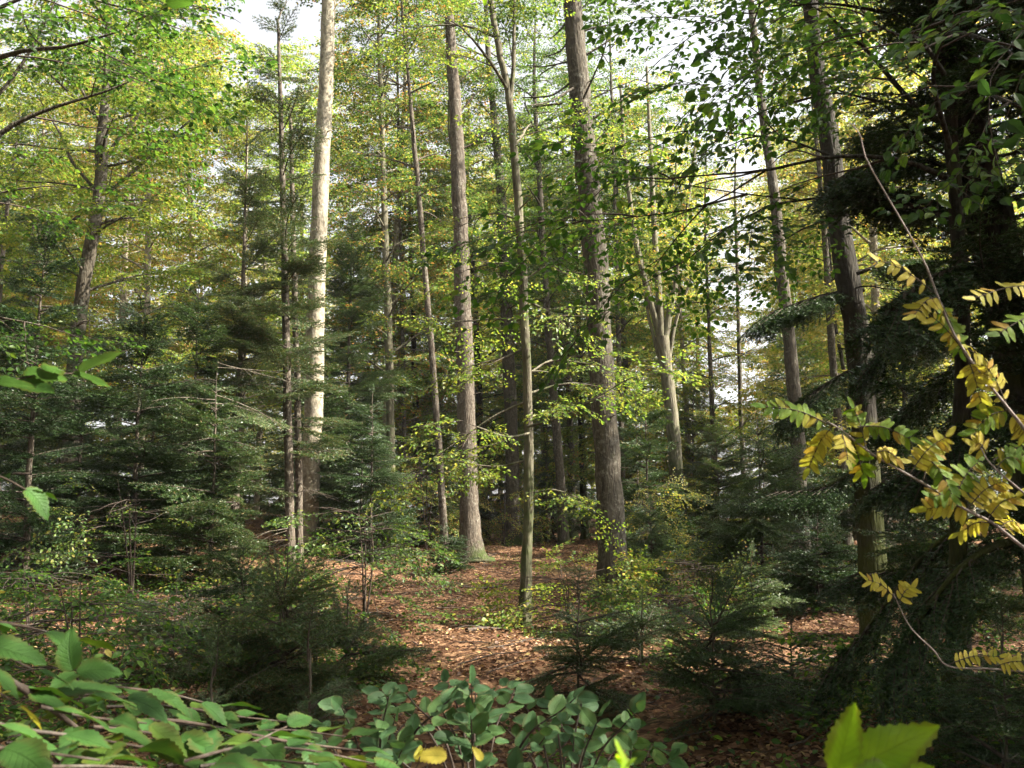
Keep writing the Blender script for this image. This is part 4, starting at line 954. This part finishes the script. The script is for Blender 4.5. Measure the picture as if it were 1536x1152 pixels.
rowan('rowan sapling with long bare whip tip and yellow pinnate leaves at right edge', [[(1700, 1050, 13, .1), (1640, 850, 11, .05), (1560, 680, 9, 0), (1510, 610, 8, 0), (1470, 560, 7, 0), (1430, 500, 6.5, 0), (1405, 440, 6, 0), (1385, 390, 5, 0), (1340, 310, 4, 0), (1300, 240, 3.5, 0), (1290, 202, 3, 0), (1275, 184, 2.5, 0)]],
      [(1402, 440, 1318, 390, 'y', 4, 0), (1408, 446, 1372, 472, 'y', 4, -.05), (1412, 455, 1440, 525, 'g', 7, .03), (1448, 535, 1412, 470, 'g', 6, .06), (1452, 540, 1472, 605, 'y', 5, 0), (1448, 530, 1385, 466, 'y', 3, 0),
       (1440, 520, 1500, 562, 'y', 4, .1), (1515, 615, 1560, 690, 'y', 6, 0), (1512, 612, 1478, 548, 'y', 4, 0), (1570, 430, 1462, 447, 'y', 6, -.1), (1580, 470, 1498, 500, 'g', 5, -.1), (1515, 615, 1462, 645, 'g', 5, 0)], 2.15, 401)
rowan('rowan branch with drooping yellow and green pinnate leaves reaching left at right', [[(1720, 1000, 13, .1), (1640, 900, 10, .05), (1536, 822, 8, 0), (1490, 785, 7, 0), (1450, 765, 6.5, 0), (1380, 722, 6, 0), (1310, 682, 5, 0), (1262, 645, 4, 0), (1240, 632, 3, 0)], [(1640, 830, 8, .05), (1560, 760, 6, 0), (1490, 700, 4, 0), (1470, 670, 2.5, 0)]],
      [(1250, 640, 1148, 610, 'g', 7, 0), (1248, 640, 1213, 702, 'y', 7, .03), (1262, 650, 1272, 690, 'y', 5, -.05), (1275, 655, 1295, 712, 'g', 5, .03), (1300, 675, 1280, 612, 'g', 5, 0), (1285, 640, 1365, 658, 'g', 6, -.04), (1310, 680, 1350, 690, 'y', 4, 0), (1365, 710, 1420, 655, 'y', 6, 0),
       (1385, 720, 1405, 665, 'g', 6, .05), (1395, 690, 1428, 742, 'g', 6, -.05), (1440, 755, 1400, 745, 'g', 5, -.03), (1430, 750, 1470, 690, 'g', 6, .05), (1450, 765, 1505, 722, 'y', 6, 0), (1460, 768, 1390, 764, 'y', 5, .04), (1480, 780, 1525, 745, 'y', 6, 0), (1490, 785, 1440, 800, 'y', 5, .05), (1495, 700, 1530, 690, 'g', 6, 0), (1480, 680, 1462, 668, 'y', 2, 0), (1490, 690, 1560, 670, 'g', 6, .1), (1500, 790, 1535, 790, 'y', 6, .05)], 2.1, 402, name='rowan_branch', sc=.95)
rowan('low rowan twig with small yellow leaves before the black fir boughs', [[(1640, 1080, 8, .1), (1580, 1020, 6, 0), (1500, 1004, 5, 0), (1425, 1000, 4, 0), (1400, 975, 4, 0), (1365, 940, 3, 0), (1340, 890, 2, 0)]],
      [(1345, 900, 1302, 870, 'y', 4, 0), (1348, 905, 1368, 882, 'y', 3, 0), (1420, 998, 1500, 985, 'y', 6, 0), (1490, 1000, 1560, 998, 'y', 6, 0)], 2.6, 403, name='rowan_twig', sc=.68)

# ------------------------------------------------------------------ background wood: every tree its own object
rb = R(77)
LM = [(-60, 'left edge'), (130, 'crooked left beech'), (300, 'silvery fir'), (440, 'paired thin firs'), (475, 'pale beech trunk'), (645, 'slim leaning stem'), (697, 'straight grey trunk'), (788, 'thin forked beech'), (900, 'broad trunk'), (1003, 'three-limbed beech'), (1178, 'grey bare trunk'), (1282, 'dark mossy trunk'), (1500, 'huge fir'), (1700, 'right edge')]
spots = []      # (x, y, variant kind)
def free(x, y, dmin):
    return all((x - a) ** 2 + (y - b) ** 2 > dmin ** 2 for a, b, *_ in spots)
def gap(px):    # columns where the photograph shows more sky
    return 1030 < px < 1190 or 330 < px < 400
for y0, y1, n, dm in ((31, 42, 11, 2.6), (42, 56, 19, 2.6), (56, 78, 24, 2.8)):
    c = 0; tries = 0
    while c < n and tries < 4000:
        tries += 1
        y = rb.uniform(y0, y1); x = rb.uniform(-1, 1) * (y * .57 + 1)
        px = pix((x, y, 3))[0]
        if gap(px) and rb.random() < (1.0 if px > 1000 else .75): continue
        if y < 42 and any(abs(px - a) < 16 for a in (475, 697, 905)): continue
        if free(x, y, dm):
            k = 'yellow' if rb.random() < (.40 if px < 420 or px > 930 else .22) else ('lime' if rb.random() < .78 else 'green')
            spots.append((x, y, k)); c += 1
for px_, y_, k_ in ((945, 36, 'lime'), (1000, 44, 'lime'), (1050, 62, 'yellow'), (905, 47, 'lime'), (1240, 50, 'yellow'), (385, 43, 'lime'), (350, 60, 'yellow'), (600, 36, 'lime')):
    spots.append((float(at(px_, 757, y_)[0]), float(y_), k_))
desc = {'yellow': ('golden yellow beech', 'leaf_yellow'), 'lime': ('yellow-green beech', 'leaf_yellowgreen'), 'green': ('green leaved beech', 'leaf_green')}
ORD = ['first', 'second', 'third', 'fourth', 'fifth', 'sixth', 'seventh', 'eighth', 'ninth', 'tenth', 'eleventh', 'twelfth', 'thirteenth', 'fourteenth']
def autolabel(items, what):
    """one label each: rank by picture column among the same look within one gap between two landmark trunks"""
    cells = {}
    for k, (x, y, kind) in enumerate(items):
        px = pix((x, y, 4))[0]
        j = max(i for i, (a, _) in enumerate(LM) if a <= max(px, -60)); j = min(j, len(LM) - 2)
        cells.setdefault((j, kind), []).append((px, k))
    lab = {}
    for (j, kind), l in cells.items():
        l.sort()
        for q, (px, k) in enumerate(l):
            s = '' if len(l) == 1 else ORD[min(q, 13)] + ' '
            tail = '' if len(l) == 1 else ' from left'
            lab[k] = f'{s}{what(kind)}{tail}, far behind between {LM[j][1]} and {LM[j + 1][1]}'
    return lab
lab = autolabel(spots, lambda k: desc[k][0])
proto = {}
for k, (x, y, kind) in enumerate(spots):
    v = k % 3; z = float(gz(x, y)); rz = rb.uniform(0, 6.28); s = rb.uniform(.8, 1.15)
    if (kind, v) not in proto:
        H = 19 + 2 * v; sw = rb.normal(0, .5, 2)
        P = np.array([[x, y, z - .1], [x + sw[0] * .4, y, z + H * .35], [x + sw[0], y + sw[1] * .5, z + H * .7], [x + sw[0] * 1.2, y + sw[1], z + H]])
        proto[(kind, v)] = broadleaf(lab[k], P, np.array([.16, .12, .08, .015]), 500 + 10 * v + len(kind), M['bark_pale' if v else 'bark_fir'], M[desc[kind][1]],
                                     auto=(2.6 + v, H - .8, 46, 1.6, 3.6, 0, 9, .45), sprays=SPRAY_FAR, group='beeches of the background wood', sub=.5, thin=.85)
    else:
        dup(proto[(kind, v)], (x, y, z), rz, s, lab[k], 'beeches of the background wood')
cs = []
for y0, y1, n in ((24, 34, 9), (34, 48, 18), (48, 78, 34)):
    c = 0; tries = 0
    while c < n and tries < 3000:
        tries += 1
        y = rb.uniform(y0, y1); x = rb.uniform(-1, 1) * (y * .56 + 1); px = pix((x, y, 3))[0]
        if gap(px) and px > 500: continue
        if y < 34 and 690 < px < 960: continue
        if free(x, y, 1.8) and all((x - a) ** 2 + (y - b) ** 2 > 6 for a, b, _ in cs):
            cs.append((x, y, 'tall' if (rb.random() < .2 and px < 420) else 'low')); c += 1
lab = autolabel(cs, lambda k: 'tall narrow fir' if k == 'tall' else 'young green fir')
proto = {}
for k, (x, y, kind) in enumerate(cs):
    v = k % 3; z = float(gz(x, y)); rz = rb.uniform(0, 6.28); s = rb.uniform(.75, 1.2)
    if (kind, v) not in proto:
        H = (13 + 2 * v) if kind == 'tall' else (3.6 + 1.3 * v)
        proto[(kind, v)] = conifer(lab[k], (x, y, z), H, 2.1 if kind == 'tall' else 1.9, 600 + v + len(kind) * 7, M['bark_brown'], M['needle_silver' if v == 1 else 'needle'], r0=.012 * H, h0=.4 if kind == 'low' else 1.5, lod='far', hang=.3, whorl=.42, per=5, prof=.7, group='firs of the background wood')
    else:
        dup(proto[(kind, v)], (x, y, z), rz, s, lab[k], 'firs of the background wood')

# unseen beeches added outside the picture on the sunny side to shade the scene
for k, (x, y, H) in enumerate(((9.5, 4.5, 15), (15.5, 14.5, 19), (12.5, 5.5, 19), (18, 21, 20), (24, 11.5, 21), (25, 28, 21), (20, 2.5, 21), (22, 17, 21), (29, 21, 22))):
    z = float(gz(x, y)); P = np.array([[x, y, z - .1], [x + .2, y, z + H * .4], [x + .1, y + .2, z + H]])
    if k < 3:
        shade = broadleaf(f'{ORD[k]} unseen shade beech added outside the right edge, counted away from the camera', P, np.array([.2, .14, .02]), 700 + k, M['bark_fir'], M['leaf_green'], auto=(4.5, H - .6, 40, 2, 4.6, 0, 9, .35), sprays=SPRAY_FAR, group='unseen shade beeches added outside the right edge', sub=.5, thin=.6)
        shades = [shade] if k == 0 else shades + [shade]
    else:
        dup(shades[k % 3], (x, y, z), k * 1.3, H / 18, f'{ORD[k]} unseen shade beech added outside the right edge, counted away from the camera', 'unseen shade beeches added outside the right edge')

# unseen wood behind and left of the camera, added to cut skylight
for k, (x, y) in enumerate(((-4, -5), (3.5, -6.5), (9, -4.5), (-10, -3), (0, -11), (7, -12), (-7, -11), (-13, -9), (13, -10), (-12, 4), (-15, 10), (-18, 17), (-17, 2), (-5, -18), (5, -19), (-9, 1.5), (-11, 7), (-13.5, 14), (0.5, -3.5), (4.5, -1.5), (16, -3))):
    dup(shades[(k + 1) % 3], (x, y, float(gz(x, y))), k * 1.7, .95 + .02 * (k % 4), f'{ORD[k % 14]} {"tall" if k < 14 else "leafy"} unseen beech added behind the camera or past the left edge as shade', 'unseen shade beeches added behind the camera')

# ------------------------------------------------------------------ ground cover
rq = R(900)
def clearing(px, py):
    return ((px > 500 + .35 * np.abs(py - 930)) & (px < 1000 - .3 * np.abs(py - 930)) & (py > 825) & (py < 1050)) | ((px > 215) & (px < 330) & (py > 790) & (py < 870))
n = 170000
y = 2.2 + 34 * rq.random(n) ** 1.15; x = (rq.random(n) * 2 - 1) * (y * .58 + .8)
P = np.stack([x, y, gz(x, y) + .012 + .012 * rq.random(n)], -1)
dm = np.sin(x * 1.3 + 1) * np.sin(y * 1.1 + 2) + .7 * np.sin(x * 3.1 - y * 2.3) + .5 * np.sin(x * 5.3 + y * 4.1) + rq.normal(0, .45, n)
P = P[dm > -.55]; n = len(P)      # drifts of leaves with bare humus between them
a = rq.uniform(0, 6.28, n); D = np.stack([np.cos(a), np.sin(a), rq.normal(0, .25, n)], -1)
X, Y_, Z = frames(D, rq, .45)
v, f = scatter(LEAF4[0], LEAF4[1], P, X, Y_, Z, .052 * rq.uniform(.6, 1.3, n))
tag(link('fallen_leaves', mesh('fallen_leaves', v, [(f, 0)], [M['litter_leaf']])), 'brown fallen beech leaves covering the forest floor', 'leaf litter', kind='stuff')
n = 16000
y = 4 + 26 * rq.random(n) ** .9; x = (rq.random(n) * 2 - 1) * (y * .58 + .5)
mk = np.sin(x * .8 + 2) * np.sin(y * .6 + .5) + .6 * np.sin(x * 1.9 + y * 1.1) + rq.normal(0, .5, n) > .1
pp = [pix((a_, b_, float(gz(a_, b_)))) for a_, b_ in zip(x, y)]; pp = np.array(pp)
cl = clearing(pp[:, 0], pp[:, 1]) & (rq.random(n) > .05)
k = mk & ~cl; x, y = x[k], y[k]; n = len(x)
m = 7; P = np.repeat(np.stack([x, y, gz(x, y)], -1), m, 0); P += np.stack([rq.normal(0, .07, n * m), rq.normal(0, .07, n * m), rq.uniform(.03, .24, n * m)], -1)
a = rq.uniform(0, 6.28, n * m); D = np.stack([np.cos(a), np.sin(a), rq.normal(-.1, .3, n * m)], -1); X, Y_, Z = frames(D, rq, .4)
v, f = scatter(LEAF8[0], LEAF8[1], P, X, Y_, Z, .055 * rq.uniform(.5, 1.3, n * m))
tag(link('ground_cover', mesh('ground_cover', v, [(f, 0)], [M['leaf_deep']])), 'low green seedlings and herbs growing through the leaf litter', 'ground cover', kind='stuff')
# small twigs lying in the litter
g_ = Geo(); n = 700; y = 5 + 24 * rq.random(n); x = (rq.random(n) * 2 - 1) * (y * .5)
for a_, b_ in zip(x, y):
    an = rq.uniform(0, 6.28); L_ = rq.uniform(.15, .8); d = np.array([math.cos(an), math.sin(an), 0]); c = np.array([a_, b_, 0])
    pts = np.array([c - d * L_ / 2, c + [.03 * L_, .05 * L_, 0], c + d * L_ / 2]); pts[:, 2] = gz(pts[:, 0], pts[:, 1]) + .02 + rq.uniform(0, .05, 3)
    g_.add(*tube(pts, np.array([1, .8, .4]) * rq.uniform(.003, .011), 4))
tag(link('fallen_twigs', g_.build('fallen_twigs', [M['twig']])), 'small dead twigs scattered through the leaf litter', 'twigs', kind='stuff')
# fallen sticks
def stick(label, pts, w):
    Q = []
    for px, py in pts:
        Yg = ground_hit(px, py); p = at(px, py, Yg); p[2] = float(gz(p[0], p[1])) + w * .7; Q.append(p)
    q = catmull(Q, 12); g_ = Geo(); rng = R(int(pts[0][0]))
    g_.add(*tube(q, np.linspace(w, w * .4, 12), 6, rng, .08))
    for k in (4, 7, 9):
        s = limb_path(q[k], rng.uniform(0, 6.28), .3, .35, rng, 4); g_.add(*tube(s, np.linspace(w * .4, .003, 5), 4))
    o = link('fallen_branch', g_.build('fallen_branch', [M['twig']], (0, 0, 0), True)); tag(o, label, 'fallen branch')
stick('pale fallen branch lying at the right foot of the straight grey trunk', [(690, 846), (712, 842), (732, 836), (745, 832)], .03)
stick('dark fallen stick lying across the middle of the brown clearing', [(700, 948), (725, 945), (750, 946), (765, 950)], .025)
stick('fallen stick on the leaf litter left of the thin forked beech foot', [(690, 882), (720, 885), (760, 880)], .03)
stick('pale fallen branch on the ground by the small pale spruce sapling', [(1090, 868), (1110, 874), (1140, 884)], .03)

# ------------------------------------------------------------------ thin haze of the sunlit air
hm = bpy.data.materials.new('haze'); hm.use_nodes = True
t = hm.node_tree
for n_ in list(t.nodes): t.nodes.remove(n_)
o_ = t.nodes.new('ShaderNodeOutputMaterial'); v_ = t.nodes.new('ShaderNodeVolumePrincipled')
v_.inputs['Density'].default_value = 0.0003; v_.inputs['Color'].default_value = (.95, .96, 1, 1); v_.inputs['Anisotropy'].default_value = 0.3
t.links.new(v_.outputs[0], o_.inputs['Volume'])
vv = np.array([(x, y, z) for z in (float(gzv.min()) - 1, 33) for y in (ys[0] - 5, ys[-1] + 5) for x in (xs[0] - 5, xs[-1] + 5)], float)
ff = np.array([[0, 2, 3, 1], [4, 5, 7, 6], [0, 1, 5, 4], [2, 6, 7, 3], [0, 4, 6, 2], [1, 3, 7, 5]])
tag(link('haze', mesh('haze', vv, [(ff, 0)], [hm])), 'thin pale haze of the sunlit forest air', 'haze', kind='stuff')
